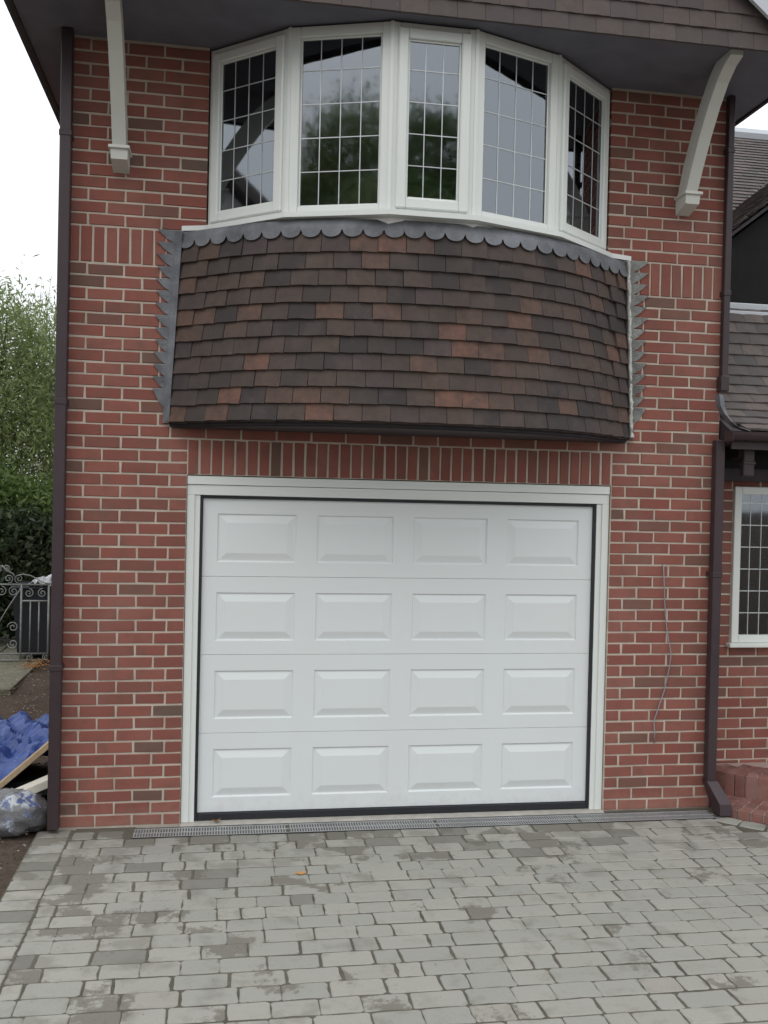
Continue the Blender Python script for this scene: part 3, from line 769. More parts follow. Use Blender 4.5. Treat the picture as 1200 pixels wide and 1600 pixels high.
# curved brackets ------------------------------------------------------------
def bracket(xc, w=.080):
    b = MB()
    front = [(-.130, 4.118), (-.205, 4.26), (-.300, 4.42), (-.400, 4.565), (-.500, 4.68), (-.585, 4.745), (-.665, 4.775)]
    back = [(-.005, 4.118), (-.085, 4.30), (-.185, 4.47), (-.290, 4.625), (-.39, 4.735), (-.45, 4.785), (-.49, 4.808)]
    n = len(front)
    P = front + [(-.665, 4.808)] + back[::-1]
    vs = [(-w/2, y, z) for y, z in P] + [(w/2, y, z) for y, z in P]; m = len(P)
    fs = [(i, (i+1) % m, (i+1) % m+m, i+m) for i in range(m)]
    idx = list(range(m))
    fr = list(range(n)); bk = [m-1-i for i in range(n)]
    for i in range(n-1):
        for off in (0, m): fs.append((fr[i]+off, fr[i+1]+off, bk[i+1]+off, bk[i]+off))
    fs += [(n-1, n, n+1), (n-1+m, n+m, n+1+m)]
    b.add(vs, fs)
    br = hpart(b.build('roof_bracket', M_BRKT, loc=None)); br.location = (xc, 0, 0)
    c = MB(); c.box(-w/2-.020, w/2+.024, -.165, -.001, 4.098, 4.1175, .003)
    c.add([(-w/2-.008, -.150, 4.0978), (w/2+.012, -.150, 4.0978), (w/2+.012, -.002, 4.0978), (-w/2-.008, -.002, 4.0978),
           (-w/2-.006, -.140, 4.040), (w/2+.010, -.140, 4.040), (w/2+.010, -.002, 4.000), (-w/2-.006, -.002, 4.000)],
          [(0, 1, 2, 3), (4, 5, 6, 7), (0, 1, 5, 4), (1, 2, 6, 5), (2, 3, 7, 6), (3, 0, 4, 7)])
    c.build('corbel_block', M_BRKT, br)
bracket(-.430); bracket(3.222)

# downpipes ------------------------------------------------------------
def sqpipe(x0, x1, y0_, y1_, z0, z1, nclip):
    b = MB(); b.box(x0, x1, y0_, y1_, z0, z1, .004); o = hpart(b.build('downpipe', M_BROWN)); 
    for k in range(nclip):
        z = z0+(z1-z0)*(k+.6)/nclip; c = MB(); c.box(x0-.004, x1+.004, y0_-.004, -.001, z, z+.035, .003); c.build('pipe_collar', M_BROWN, o)
    return o
sqpipe(-.778, -.712, -.095, -.030, .02, 4.81, 3)
sqpipe(3.512, 3.556, -.062, -.016, 2.90, 4.81, 2)
b = MB(); b.box(3.500, 3.560, -.075, -.008, 2.83, 2.935, .005); hpart(b.build('pipe_shoe', M_BROWN))
lp = sqpipe(3.468, 3.531, -.095, -.032, .20, 2.50, 1)
b = MB(); M = Matrix.Translation((0, 0, 0))
pr_ = [((3.463, -.100, .215), (3.536, -.027, .215)), ((3.463, -.105, .150), (3.536, -.03, .150))]
b.add([(3.462, -.102, .21), (3.537, -.102, .21), (3.537, -.025, .21), (3.462, -.025, .21),
       (3.500, -.205, .085), (3.585, -.205, .085), (3.585, -.10, .03), (3.500, -.10, .03),
       (3.500, -.215, .012), (3.585, -.215, .012), (3.585, -.13, .012), (3.500, -.13, .012)],
      [(0, 1, 2, 3), (0, 1, 5, 4), (1, 2, 6, 5), (2, 3, 7, 6), (3, 0, 4, 7), (4, 5, 9, 8), (5, 6, 10, 9), (6, 7, 11, 10), (7, 4, 8, 11)])
b.build('pipe_shoe', M_BROWN, lp)

# loose cable on the right pier ------------------------------------------------------------
b = MB(); cp_ = [(3.150, .004, 1.652), (3.152, -.012, 1.640), (3.158, -.016, 1.53), (3.166, -.014, 1.406), (3.176, -.012, 1.31), (3.185, -.014, 1.233), (3.201, -.018, 1.14), (3.219, -.022, 1.055), (3.212, -.016, .97), (3.199, -.010, .887), (3.180, -.010, .80), (3.150, -.012, .714), (3.128, -.014, .65), (3.111, -.016, .606), (3.117, -.018, .53), (3.119, -.014, .454)]
b.tube(cp_, .0042, 6); tag(b.build('cable', M_CABLE, smooth=True), 'thin grey cable hanging loose from a hole in the right brick pier', 'cable')

# ------------------------------------------------------------ the main house on the right, set back behind the wing
main = empty('main_house', (4.5, .36, 0), 'set back brick house front with tiled porch roof, leaded window, right of the garage', 'house')
MI = Matrix.Translation((-4.5, -.36, 0))
def mpart(o):
    o.parent = main; o.matrix_parent_inverse = MI; return o
YM = .36
t = MB(); t.box(3.54, 3.856, YM+.0045, YM+.3, -.1, 2.9); t.box(3.856, 5.40, YM+.0045, YM+.3, -.1, 1.045); t.box(3.856, 5.40, YM+.0045, YM+.3, 2.205, 2.9); t.box(5.40, 8.5, YM+.0045, YM+.3, -.1, 2.9)
mw = mpart(t.build('wall', M_MORTAR))
mb_ = []
for i in range(9, 46):
    even = i % 2 == 0; off = 3.63 if even else 3.74
    js = [off+.2187*k for k in range(24)]
    zc = (Z(i)+Z(i+1))/2
    if zc > 1.045 and zc < 2.205:
        mb_ += rows_to_bricks(i, 3.545, 3.854, js); mb_ += rows_to_bricks(i, 5.402, 8.4, js)
    else: mb_ += rows_to_bricks(i, 3.545, 8.4, js)
vis = [b for b in mb_ if b[2] > .03 and b[0] < 4.6]; far = [b for b in mb_ if b[2] > .03 and b[0] >= 4.6]
lay(vis, 'brick', mw, Matrix.Translation((0, YM, 0)), 300)
fm = MB()
for (x, z, w, h) in far:
    q, _ = brick_get(w, h, 0); fm.add([Vector((x, YM, z))+Vector(p) for p in q.v], q.f)
o = fm.build('brickwork_field', M_BRICK, mw); o['kind'] = 'stuff'
# leaded window
t = MB(); wx0, wx1, wz0, wz1 = 3.858, 5.398, 1.075, 2.203; wy = YM-.02
t.box(wx0, wx0+.055, wy, YM+.06, wz0, wz1, .004); t.box(wx1-.055, wx1, wy, YM+.06, wz0, wz1, .004)
t.box(wx0+.0555, wx1-.0555, wy+.001, YM+.06, wz0, wz0+.055, .004); t.box(wx0+.0555, wx1-.0555, wy+.001, YM+.06, wz1-.055, wz1, .004)
t.box(4.60, 4.66, wy+.001, YM+.06, wz0+.0555, wz1-.0555, .004)
mwin = mpart(t.build('window', M_UPVC))
t = MB(); t.box(wx0-.035, wx1+.035, YM-.065, YM+.0, 1.046, 1.0745, .004); t.build('window_sill', M_UPVC, mwin)
for (a, c) in ((wx0+.055, 4.60), (4.66, wx1-.055)):
    t = MB(); t.box(a, c, YM+.012, YM+.016, wz0+.055, wz1-.055); t.build('glass_pane', M_GLASS, mwin)
    n = 8
    for q in range(1, n):
        x = a+(c-a)*q/n; t = MB(); t.box(x-.0027, x+.0027, YM+.0095, YM+.0125, wz0+.055, wz1-.055); t.build('lead_strip', M_CAME, mwin)
    for q in range(1, 7):
        z = wz0+.055+(wz1-wz0-.11)*q/6.4; t = MB(); t.box(a, c, YM+.009, YM+.0122, z-.0035, z+.0035); t.build('lead_strip', M_CAME, mwin)
t = MB(); t.add([(3.6, YM+.31, .6), (8, YM+.31, .6), (8, 4, .6), (3.6, 4, .6), (3.6, YM+.31, 2.85), (8, YM+.31, 2.85), (8, 4, 2.85), (3.6, 4, 2.85)], [(0, 1, 2, 3), (1, 2, 6, 5), (2, 3, 7, 6), (3, 0, 4, 7), (4, 5, 6, 7)])
mpart(t.build('room', M_ROOM))
# porch roof: bell-cast plain tiles
prof = [(-.165, 2.560)]; 
for k in range(13):
    a = math.radians(27 + 36*min(1, k/9)); prof.append((prof[-1][0]+.1*math.cos(a), prof[-1][1]+.1*math.sin(a)))
t = MB(); 
for x in (3.545, 8.6):
    t.v += [(x, y, z-.012) for y, z in prof] + [(x, prof[-1][0]+.02, 2.5), (x, -.14, 2.50)]
m_ = len(prof)+2
t.f = [tuple(range(m_)), tuple(range(m_, 2*m_))]+[(i, (i+1) % m_, (i+1) % m_+m_, i+m_) for i in range(m_)]
proof = mpart(t.build('porch_roof', M_TIMB))
rest = MB()
for r in range(13):
    y, z = prof[r]; y2, z2 = prof[r+1]; a = math.atan2(z2-z, y2-y); x = 3.552 + (.0825 if r % 2 else 0); R = random.Random(300+r)
    lcut = {0: .085, 1: .045, 2: .02}.get(r, 0); first = True
    x = 3.552+lcut; w = (.0825 if r % 2 else .165)
    while x < 8.5:
        M = Matrix.Translation((x+w/2, y-.020*math.sin(a), z+.020*math.cos(a)+R.uniform(0, .002))) @ Matrix.Rotation(a-math.pi/2-.11, 4, 'X')
        me = tile_mesh(w-.002, .135, r % 3, M_RTILE, 'roof_tile')
        if x < 5.0: o = link('roof_tile', me, proof); o.matrix_local = M
        else: rest.add([M @ v.co for v in me.vertices], [tuple(p.vertices) for p in me.polygons])
        x += w; w = .165
o = rest.build('roof_tile_field', M_RTILE, proof); o['kind'] = 'stuff'
# lead where the porch roof meets the wing, gutter, boards, corbel
b = MB(); pth = [(3.478, -.11, 2.80), (3.480, -.13, 2.72), (3.488, -.165, 2.665), (3.520, -.185, 2.615), (3.560, -.20, 2.580), (3.64, -.21, 2.556)]
for k, p in enumerate(pth):
    w = (.022, .022, .018, .014, .010, .005)[k]; x, y, z = p
    b.v += [(x-w*.5, y, z+.006), (x+w*.8, y-.006, z-w*.2), (x+w*.8, y+.05, z-w*.2), (x-w*.5, y+.06, z+.006)]
for k in range(len(pth)-1):
    for q in range(4): b.f.append((k*4+q, k*4+(q+1) % 4, (k+1)*4+(q+1) % 4, (k+1)*4+q))
b.f += [(0, 1, 2, 3), tuple(len(b.v)-4+q for q in range(4))]
mpart(b.build('valley_lead', M_LEAD))
def gutter(x0, x1, y, z, r=.055):
    b = MB(); n = 8
    for x in (x0, x1):
        for q in range(n+1):
            a = math.pi + math.pi*q/n; b.v.append((x, y+r*math.cos(a), z+r*math.sin(a)))
        for q in range(n+1):
            a = 2*math.pi - math.pi*q/n; b.v.append((x, y+(r-.004)*math.cos(a), z+(r-.004)*math.sin(a)))
    m = 2*(n+1); b.f = [(i, (i+1) % m, (i+1) % m+m, i+m) for i in range(m)] + [tuple(range(m)), tuple(range(m, 2*m))]
    return b
g_ = mpart(gutter(3.495, 8.5, -.205, 2.548).build('gutter', M_BROWN, smooth=False))
b = MB(); b.box(3.492, 3.4945, -.262, -.148, 2.485, 2.553, .001); b.build('stop_end', M_BROWN, g_)
t = MB(); t.box(3.545, 8.5, -.150, -.128, 2.44, 2.56); mpart(t.build('fascia_board', M_BROWN))
t = MB(); t.box(3.545, 8.5, -.127, YM, 2.475, 2.498); mpart(t.build('porch_soffit', M_TIMB))
t = MB(); t.box(3.545, 8.5, .235, YM-.002, 2.24, 2.474, .004); mpart(t.build('timber_beam', M_TIMB))
t = MB(); t.box(3.545, 8.5, .19, .234, 2.33, 2.474); mpart(t.build('dark_board', M_DARK))
for xx in (3.69, 4.75, 5.8):
    t = MB(); t.box(xx, xx+.078, -.06, -.0, 2.265, 2.474, .006); t.box(xx-.006, xx+.084, -.066, .006, 2.345, 2.365, .003); t.box(xx, xx+.078, .0005, .19, 2.39, 2.474, .004)
    mpart(t.build('beam_end', M_BROWN))
# flat lead-coloured upstand above the porch roof, dark timbered gable, upper roof
yT, zT = prof[-1]
t = MB(); t.box(3.545, 8.5, yT-.02, yT+.25, zT-.02, zT+.012, .004); t.box(3.545, 4.42, yT+.04, yT+.24, zT+.013, zT+.085, .006)
mpart(t.build('flat_roof_trim', M_BARGE))
t = MB(); P = [(3.545, zT-.1), (10, zT-.1), (10, 4.9), (7.6, 6.72), (3.9, 3.87), (3.546, 3.6)]
t.add([(x, 1.9, z) for x, z in P]+[(x, 2.0, z) for x, z in P], [tuple(range(6)), tuple(range(6, 12))]+[(i, (i+1) % 6, (i+1) % 6+6, i+6) for i in range(6)])
mpart(t.build('timbered_gable', M_DARK))
t = MB(); v = [(3.56, 1.82, 3.645), (7.6, 1.82, 6.756), (7.6, 1.82, 6.79), (3.56, 1.82, 3.68)]
v += [(x, 5.0 if z > 5 else 3.4, z) for x, y, z in v]
t.add(v, [(0, 1, 2, 3), (4, 5, 6, 7)]+[(i, (i+1) % 4, (i+1) % 4+4, i+4) for i in range(4)])
t.add([(7.6, 1.82, 6.756), (10.2, 1.82, 4.75), (10.2, 1.82, 4.79), (7.6, 1.82, 6.79), (7.6, 5, 6.756), (10.2, 5, 4.75), (10.2, 5, 4.79), (7.6, 5, 6.79)], [(0, 1, 2, 3), (4, 5, 6, 7)]+[(i, (i+1) % 4, (i+1) % 4+4, i+4) for i in range(4)])
gr_ = mpart(t.build('gable_roof', M_TIMB))
t = MB(); slope_tiles(t, (3.56, 1.80, 3.685), (0, 1, 0), (1, 0, .77), 50, 1.9, .1, seed=9); o = t.build('roof_tile_field', M_RTILE, gr_); o['kind'] = 'stuff'
t = MB(); sl_ = math.radians(39); L_ = 3.3
p0 = Vector((3.5, 3.0, 4.79)); uy = Vector((0, math.cos(sl_), math.sin(sl_)))
v = [p0, p0+Vector((8, 0, 0)), p0+Vector((8, 0, 0))+uy*L_, p0+uy*L_]
t.add(v+[q-Vector((0, 0, .1)) for q in v], [(0, 1, 2, 3), (4, 5, 6, 7)]+[(i, (i+1) % 4, (i+1) % 4+4, i+4) for i in range(4)])
ur = mpart(t.build('upper_roof', M_TIMB))
t = MB(); slope_tiles(t, p0, (1, 0, 0), uy, 32, 8, .1, seed=5); o = t.build('roof_tile_field', M_RTILE, ur); o['kind'] = 'stuff'
t = MB(); pr0 = p0+uy*L_
t.tube([pr0+Vector((0, 0, .03)), pr0+Vector((8, 0, .03))], .09, 8); t.build('ridge', M_BARGE, ur)
t = MB(); t.box(3.5, 11, 3.15, 3.3, 2, 4.6); t.box(3.5, 3.6, 3.3, 7.5, 2, 4.6); mpart(t.build('rear_wall', M_MORTAR))

# curved brick steps ------------------------------------------------------------
step = empty('brick_step', (4.75, .1, 0), 'two curved red brick steps beside the brown downpipe at far right', 'step')
SI = Matrix.Translation((-4.75, -.1, 0))
def arc_step(rx, ry, z0, z1, name):
    t = MB(); pl = [(4.75+(rx-.012)*math.cos(math.radians(a)), .355+(ry-.012)*math.sin(math.radians(a))) for a in range(180, 361, 4)]; pl = [(max(3.56, x), y) for x, y in pl]
    t.prism(pl, z0, z1-.005); o = t.build(name, M_STEPM, step); o.matrix_parent_inverse = SI
    n = int(math.pi*(rx+ry)/2/.079); bh = z1-z0
    for k in range(n):
        a = math.pi*(1+(k+.5)/n); X, Y = 4.75+(rx-.053)*math.cos(a), .355+(ry-.053)*math.sin(a)
        if Y > .32 or X < 3.585: continue
        tx, ty = -rx*math.sin(a), ry*math.cos(a); an = math.atan2(ty, tx)
        mb, me = brick_get(.066, .103, k % 2)
        # the stretcher face up: rotate so that the brick's face looks upward
        b2 = step_brick(bh)
        q = link('brick', b2, o); q.matrix_local = Matrix.Translation((X, Y, z1+random.Random(k).uniform(-.002, .002))) @ Matrix.Rotation(an, 4, 'Z')
    for ring in (1, 2):
        rx2, ry2 = rx-.108*ring, ry-.108*ring; n2 = int(math.pi*(rx2+ry2)/2/.079)
        for k in range(n2):
            a = math.pi*(1+(k+.5)/n2); X, Y = 4.75+(rx2-.053)*math.cos(a), .355+(ry2-.053)*math.sin(a)
            if Y > .29 or X < 3.62: continue
            q = link('brick', step_brick(.05), o); q.matrix_local = Matrix.Translation((X, Y, z1-.001)) @ Matrix.Rotation(math.atan2(ry2*math.cos(a), -rx2*math.sin(a)), 4, 'Z')
    return o
sb_c = {}
def step_brick(h):
    k = round(h, 3)
    if k not in sb_c:
        b = MB(); b.box(-.033, .033, -.053, .052, -h+.004, 0, .003); sb_c[k] = b.mesh('step_brick', M_STEP)
    return sb_c[k]
t_ = NT('step_brick'); r_ = t_.rand(); p_ = t_.pos()
c_ = t_.ramp(r_, [(0, (.19, .085, .07)), (.3, (.235, .11, .092)), (.6, (.17, .082, .07)), (.8, (.255, .135, .115))], True)
c_ = t_.mix(t_.ramp(t_.noise(p_, 16, 5, .7), [(.45, (0, 0, 0)), (.7, (.55, .55, .55))]), c_, (.27, .18, .155)); t_.bump(t_.noise(p_, 90, 5), .6, .004)
M_STEP = t_.fin(c_, .85, .2)
M_STEPM = plain('step_mortar', (.36, .27, .24), .9, .15, 0, .15, 30, .5)
arc_step(1.38, 1.03, -.05, .055, 'lower_step'); arc_step(1.12, .62, .04, .205, 'upper_step')

# ------------------------------------------------------------ left side: path, gate, bin, tarpaulin pile
path = MB(); path.box(-3.8, -1.9, 4.3, 9.3, -.09, -.03); path = path.build('garden_path', M_SLAB); path['kind'] = 'structure'
R = random.Random(5)
for a in range(3):
    for c in range(7):
        t = MB(); x = -3.80+a*.635; y = 4.3+c*.72; t.box(x, x+.622, y, y+.705, -.04, .008+R.uniform(-.005, .006), .006); t.build('paving_slab', M_SLAB, path)
M_IRON = plain('gate_paint', (.23, .25, .24), .5, .4, 0, .2, 25, .2)
def spiral(cx, cz, r, turns=1.6, a0=0, dirn=1, n=22):
    return [(cx+r*(1-.82*k/n)*math.cos(a0+dirn*turns*2*math.pi*k/n), 0, cz+r*(1-.82*k/n)*math.sin(a0+dirn*turns*2*math.pi*k/n)) for k in range(n+1)]
gate = empty('iron_gate', (-1.78, 6.0, 0), 'pale wrought iron garden gate with scrolls and vertical bars across the side path', 'gate')
def gp_(mb, name):
    o = mb.build(name, M_IRON, gate, smooth=True); o.location = (0, 0, 0); return o
H = .93
for x in (-.055, -.37, -.95, -1.32): b = MB(); b.tube([(x, 0, .03), (x, 0, H)], .013, 8); gp_(b, 'upright')
for z, x0, x1 in ((H, -1.32, -.055), (.735, -.37, -.055), (.735, -1.32, -.95), (.10, -1.32, -.055), (.02, -1.32, -.055)):
    b = MB(); b.tube([(x0, 0, z), (x1, 0, z)], .011, 8); gp_(b, 'rail')
for x in (-.165, -.265, -1.07, -1.2): b = MB(); b.tube([(x, 0, .10), (x, 0, .735)], .009, 6); gp_(b, 'bar')
for (cx, cz, r, a0, d) in ((-.13, .83, .055, 1.5, 1), (-.285, .83, .055, 1.5, -1), (-.46, .85, .06, 1.5, 1), (-.60, .85, .06, 1.5, -1), (-.76, .85, .06, 1.5, 1), (-.88, .85, .05, 1.5, -1),
                          (-.40, 1.0, .055, 4.7, -1), (-.52, 1.0, .055, 4.7, 1), (-.66, 1.02, .06, 4.7, -1), (-.80, 1.0, .06, 4.7, 1), (-.55, 1.13, .04, 4.7, 1), (-.63, 1.13, .04, 4.7, -1),
                          (-.46, .42, .065, 3.14, -1), (-.86, .42, .065, 0, 1), (-.46, .22, .06, 3.14, 1), (-.86, .22, .06, 0, -1),
                          (-.08, .055, .04, 1.5, 1), (-.27, .055, .04, 1.5, -1), (-.5, .055, .045, 1.5, 1), (-.64, .055, .045, 1.5, -1), (-.8, .055, .045, 1.5, 1), (-1.1, .83, .06, 1.5, 1), (-1.22, .83, .06, 1.5, -1)):
    b = MB(); b.tube(spiral(cx, cz, r, 1.5, a0, d), .0065, 6); gp_(b, 'scroll')
for pts in ([(0, 0, H), (-.12, 0, .96), (-.27, 0, 1.04), (-.36, 0, 1.055), (-.42, 0, 1.04)], [(-.44, 0, 1.0), (-.47, 0, 1.06), (-.54, 0, 1.10), (-.60, 0, 1.16)], [(-.60, 0, 1.10), (-.68, 0, 1.06), (-.72, 0, .98)],
            [(-.95, 0, .9), (-.78, 0, .62), (-.66, 0, .40), (-.62, 0, .20), (-.56, 0, .10)], [(-.37, 0, .9), (-.54, 0, .62), (-.66, 0, .40)]):
    b = MB(); b.tube(pts, .008, 6); gp_(b, 'curved_bar')
# black bin behind the gate with a crumpled pale sheet on it
bn = empty('wheelie_bin', (-1.98, 6.42, 0), 'black plastic wheelie bin standing behind the iron gate', 'bin')
M_BIN = plain('bin_plastic', (.022, .024, .032), .5, .4)
b = MB(); b.add([(-.24, -.26, .06), (.24, -.26, .06), (.24, .26, .06), (-.24, .26, .06), (-.30, -.33, .86), (.30, -.33, .86), (.30, .33, .86), (-.30, .33, .86)], [(0, 1, 2, 3), (4, 5, 6, 7), (0, 1, 5, 4), (1, 2, 6, 5), (2, 3, 7, 6), (3, 0, 4, 7)])
b.build('bin_body', M_BIN, bn)
b = MB(); b.box(-.32, .32, -.35, .35, .862, .90, .012); b.build('lid', M_BIN, bn)
for s in (-1, 1):
    b = MB(); b.tube([(s*.25, .22, .09), (s*.30, .22, .09)], .09, 14); b.build('wheel', M_BIN, bn)
M_FILM = NT('plastic_film'); M_FILM.bump(M_FILM.noise(M_FILM.pos(), 18, 5), .6, .02)
M_FILM = M_FILM.fin(M_FILM.ramp(M_FILM.noise(M_FILM.pos(), 9, 5), [(.35, (.20, .22, .24)), (.65, (.55, .57, .58))]), .25, .6)
def crumple(nx_, ny_, w, d, f, thick=.004):
    b = MB()
    for k in range(2):
        for j in range(ny_+1):
            for i in range(nx_+1):
                u, v = i/nx_, j/ny_; x, y, z = f(u, v); b.v.append((x, y, z - k*thick))
    n = (nx_+1)*(ny_+1)
    for j in range(ny_):
        for i in range(nx_):
            a = j*(nx_+1)+i; b.f.append((a, a+1, a+nx_+2, a+nx_+1)); b.f.append((n+a+nx_+1, n+a+nx_+2, n+a+1, n+a))
    edge = [i for i in range(nx_+1)] + [j*(nx_+1)+nx_ for j in range(1, ny_+1)] + [ny_*(nx_+1)+i for i in range(nx_-1, -1, -1)] + [j*(nx_+1) for j in range(ny_-1, 0, -1)]
    for a, c in zip(edge, edge[1:]+edge[:1]): b.f.append((a, c, c+n, a+n))
    return b
def nz(x, y, s=1, o=0): return noise.noise(Vector((x*s, y*s, o)))
o = crumple(24, 16, 1, 1, lambda u, v: (-2.10+.52*u+.05*nz(u, v, 5, 3), 6.05+.5*v+.05*nz(u, v, 5, 5), .905+.09*abs(nz(u, v, 6, 9))+.12*(1-abs(2*u-1))*(1-abs(2*v-1)))).build('plastic_sheet', M_FILM)
tag(o, 'crumpled pale plastic sheet lying on top of the black bin by the gate', 'plastic sheet')
# tarpaulin heap
M_TARP = NT('blue_tarpaulin'); M_TARP.bump(M_TARP.noise(M_TARP.pos(), 26, 5), .5, .012)
M_TARP = M_TARP.fin(M_TARP.mix(M_TARP.noise(M_TARP.pos(), 7, 4), (.016, .036, .15), (.045, .10, .33)), .36, .45)
def tarp_f(u, v):
    x = -2.1+1.33*u; y = .36+1.15*v
    hp = min(.42, max(0.02, .165+.875*(x+1.133))); w = min(1, v/.45); w = w*w*(3-2*w)
    h = hp*(1-w) + .375*w
    if v > .72: h *= max(0, (1-v)/.28)**.7
    if u < .25: h *= (u/.25)**.6
    fold = abs(nz(x+.6*y, y*.35, 4.2, 2)); h += .16*(fold-.2)*min(1, v*5) + .05*nz(x, y, 3.1, 1) + .07*abs(nz(x-.8*y, y, 7, 4))*min(1, v*5) + .05*(.3-abs(nz(x*.6+y, y-x*.5, 13, 6)))*min(1, v*6) + .006*nz(x, y, 30, 4)
    return (x, y+.05*nz(x, y, 5, 8), max(.0, h))
o = crumple(120, 100, 1, 1, tarp_f).build('tarpaulin', M_TARP); tag(o, 'crumpled blue tarpaulin thrown over a heap beside the garage wall', 'tarpaulin')
M_WOOD = plain('sawn_timber', (.40, .30, .19), .8, .2, 0, .12, 30, .3)
def orient_box(name, a, b_, w, h, mat, bev=.003):
    a, b_ = Vector(a), Vector(b_); t = (b_-a).normalized(); s = t.cross(Vector((0, 0, 1))).normalized(); u = s.cross(t)
    M = Matrix((t, s, u)).transposed().to_4x4(); M.translation = a
    mb = MB(); mb.box(0, (b_-a).length, -w/2, w/2, -h/2, h/2, bev); o = mb.build(name, mat); o.matrix_world = M; return o
tag(orient_box('timber_plank', (-1.345, .30, .0), (-.80, .30, .475), .09, .034, M_WOOD), 'sawn timber plank propped slantwise against the blue tarpaulin heap', 'plank')
M_CAVITY = plain('cavity_shade', (.035, .038, .042), .7, .2)  # near-black block added below the plank, its colour is the shade of the cavity
tag(orient_box('cavity_shade_block', (-1.5, .52, .06), (-.80, .56, .13), .20, .11, M_CAVITY), 'dark block added as the shade in the cavity under the propped plank', 'shade block')
o = orient_box('foam_offcut', (-1.0, .08, .185), (-.80, .12, .262), .11, .05, plain('foam', (.55, .52, .45), .8, .2)); tag(o, 'pale foam offcut lying on the plastic bag by the brown downpipe', 'offcut')
def blob(name, c, r, seed, mat, label, cat, amp=.22, n=26):
    b = MB()
    for j in range(n+1):
        for i in range(2*n):
            th = math.pi*j/n; ph = math.pi*i/n; d = Vector((math.sin(th)*math.cos(ph), math.sin(th)*math.sin(ph), math.cos(th)))
            k = 1 + amp*noise.noise(d*2.2+Vector((seed, 0, 0))) + amp*.7*abs(noise.noise(d*6+Vector((0, seed, 0)))); p = Vector((d.x*r[0], d.y*r[1], d.z*r[2]))*k
            b.v.append((c[0]+p.x, c[1]+p.y, max(-.01, c[2]+p.z)))
    for j in range(n):
        for i in range(2*n): a = j*2*n+i; a2 = j*2*n+(i+1) % (2*n); b.f.append((a, a2, a2+2*n, a+2*n))
    o = b.build(name, mat, smooth=True); tag(o, label, cat); return o
M_BAG = NT('printed_bag'); _q = M_BAG.pos(); M_BAG.bump(M_BAG.noise(_q, 24, 5), .7, .015)
M_BAG = M_BAG.fin(M_BAG.mix(M_BAG.ramp(M_BAG.noise(_q, 6, 3), [(.56, (0, 0, 0)), (.62, (1, 1, 1))]), (.12, .12, .125), M_BAG.ramp(M_BAG.noise(_q, 26, 3), [(.45, (.40, .42, .44)), (.55, (.08, .11, .24))])), .22, .6)
blob('plastic_bag', (-1.02, .03, .085), (.22, .17, .14), 3, M_BAG, 'crumpled grey plastic bag with blue print on the soil by the downpipe', 'bag')
M_WRAP = NT('white_wrap'); M_WRAP.bump(M_WRAP.noise(M_WRAP.pos(), 30, 5), .7, .01); M_WRAP = M_WRAP.fin((.55, .57, .58), .3, .5)
o = crumple(40, 14, 1, 1, lambda u, v: (-1.45+.55*u, -.30+.17*v+.22*u+.03*nz(u*3, v, 2, 4),   .035+.06*abs(nz(u*4, v*1.6, 2, 1))+.04*math.sin(math.pi*u)*math.sin(math.pi*v))).build('plastic_wrap', M_WRAP)
tag(o, 'strip of white plastic wrapping on the soil beside the driveway edge', 'wrapping')
# soil crumbs and small stones
def scatter(name, n, area, size, mat, seed, flat=.6):
    R = random.Random(seed); b = MB()
    for k in range(n):
        x, y = area(R); s = R.uniform(*size); vs = []
        for d in ((1,0,0),(-1,0,0),(0,1,0),(0,-1,0),(0,0,1),(0,0,-1)): vs.append((x+d[0]*s*R.uniform(.6, 1.2), y+d[1]*s*R.uniform(.6, 1.2), .005+s*.2+d[2]*s*flat*R.uniform(.6, 1.2)))
        b.add(vs, [(0,2,4),(2,1,4),(1,3,4),(3,0,4),(2,0,5),(1,2,5),(3,1,5),(0,3,5)])
    o = b.build(name, mat); o['kind'] = 'stuff'; return o
M_STONE = NT('stones'); M_STONE = M_STONE.fin(M_STONE.ramp(M_STONE.rand(), [(0, (.06, .046, .035)), (.4, (.10, .08, .06)), (.7, (.15, .12, .095)), (.985, (.36, .33, .28))]), .9, .2)
scatter('soil_crumbs', 6000, lambda R: (R.uniform(-3.2, -.86), -4+R.random()**.7*9.5), (.003, .013), M_STONE, 3)
scatter('drive_grit', 1600, lambda R: (R.choice([R.uniform(-.84, 3.6), R.gauss(-.3, .5)]), -.2-abs(R.gauss(0, 1.4))), (.0008, .003), M_STONE, 4)
M_FALL = NT('fallen_leaf'); M_FALL = M_FALL.fin(M_FALL.ramp(M_FALL.rand(), [(0, (.36, .13, .04)), (.5, (.45, .24, .07)), (1, (.24, .12, .05))]), .7, .2)
def leaf_quads(n, area, s, seed):
    R = random.Random(seed); b = MB()
    for k in range(n):
        x, y = area(R); a = R.uniform(0, 6.3); q = s*R.uniform(.6, 1.3); c, d = math.cos(a)*q, math.sin(a)*q; z = .03+R.uniform(0, .03)
        b.add([(x-c, y-d, z), (x+d*.5, y-c*.5, z+.01), (x+c, y+d, z), (x-d*.5, y+c*.5, z+.008)], [(0, 1, 2, 3)])
    return b
o = leaf_quads(120, lambda R: (-1.88+R.gauss(0, .10), 5.62+R.gauss(0, .16)), .022, 8).build('fallen_leaves', M_FALL); o['kind'] = 'stuff'
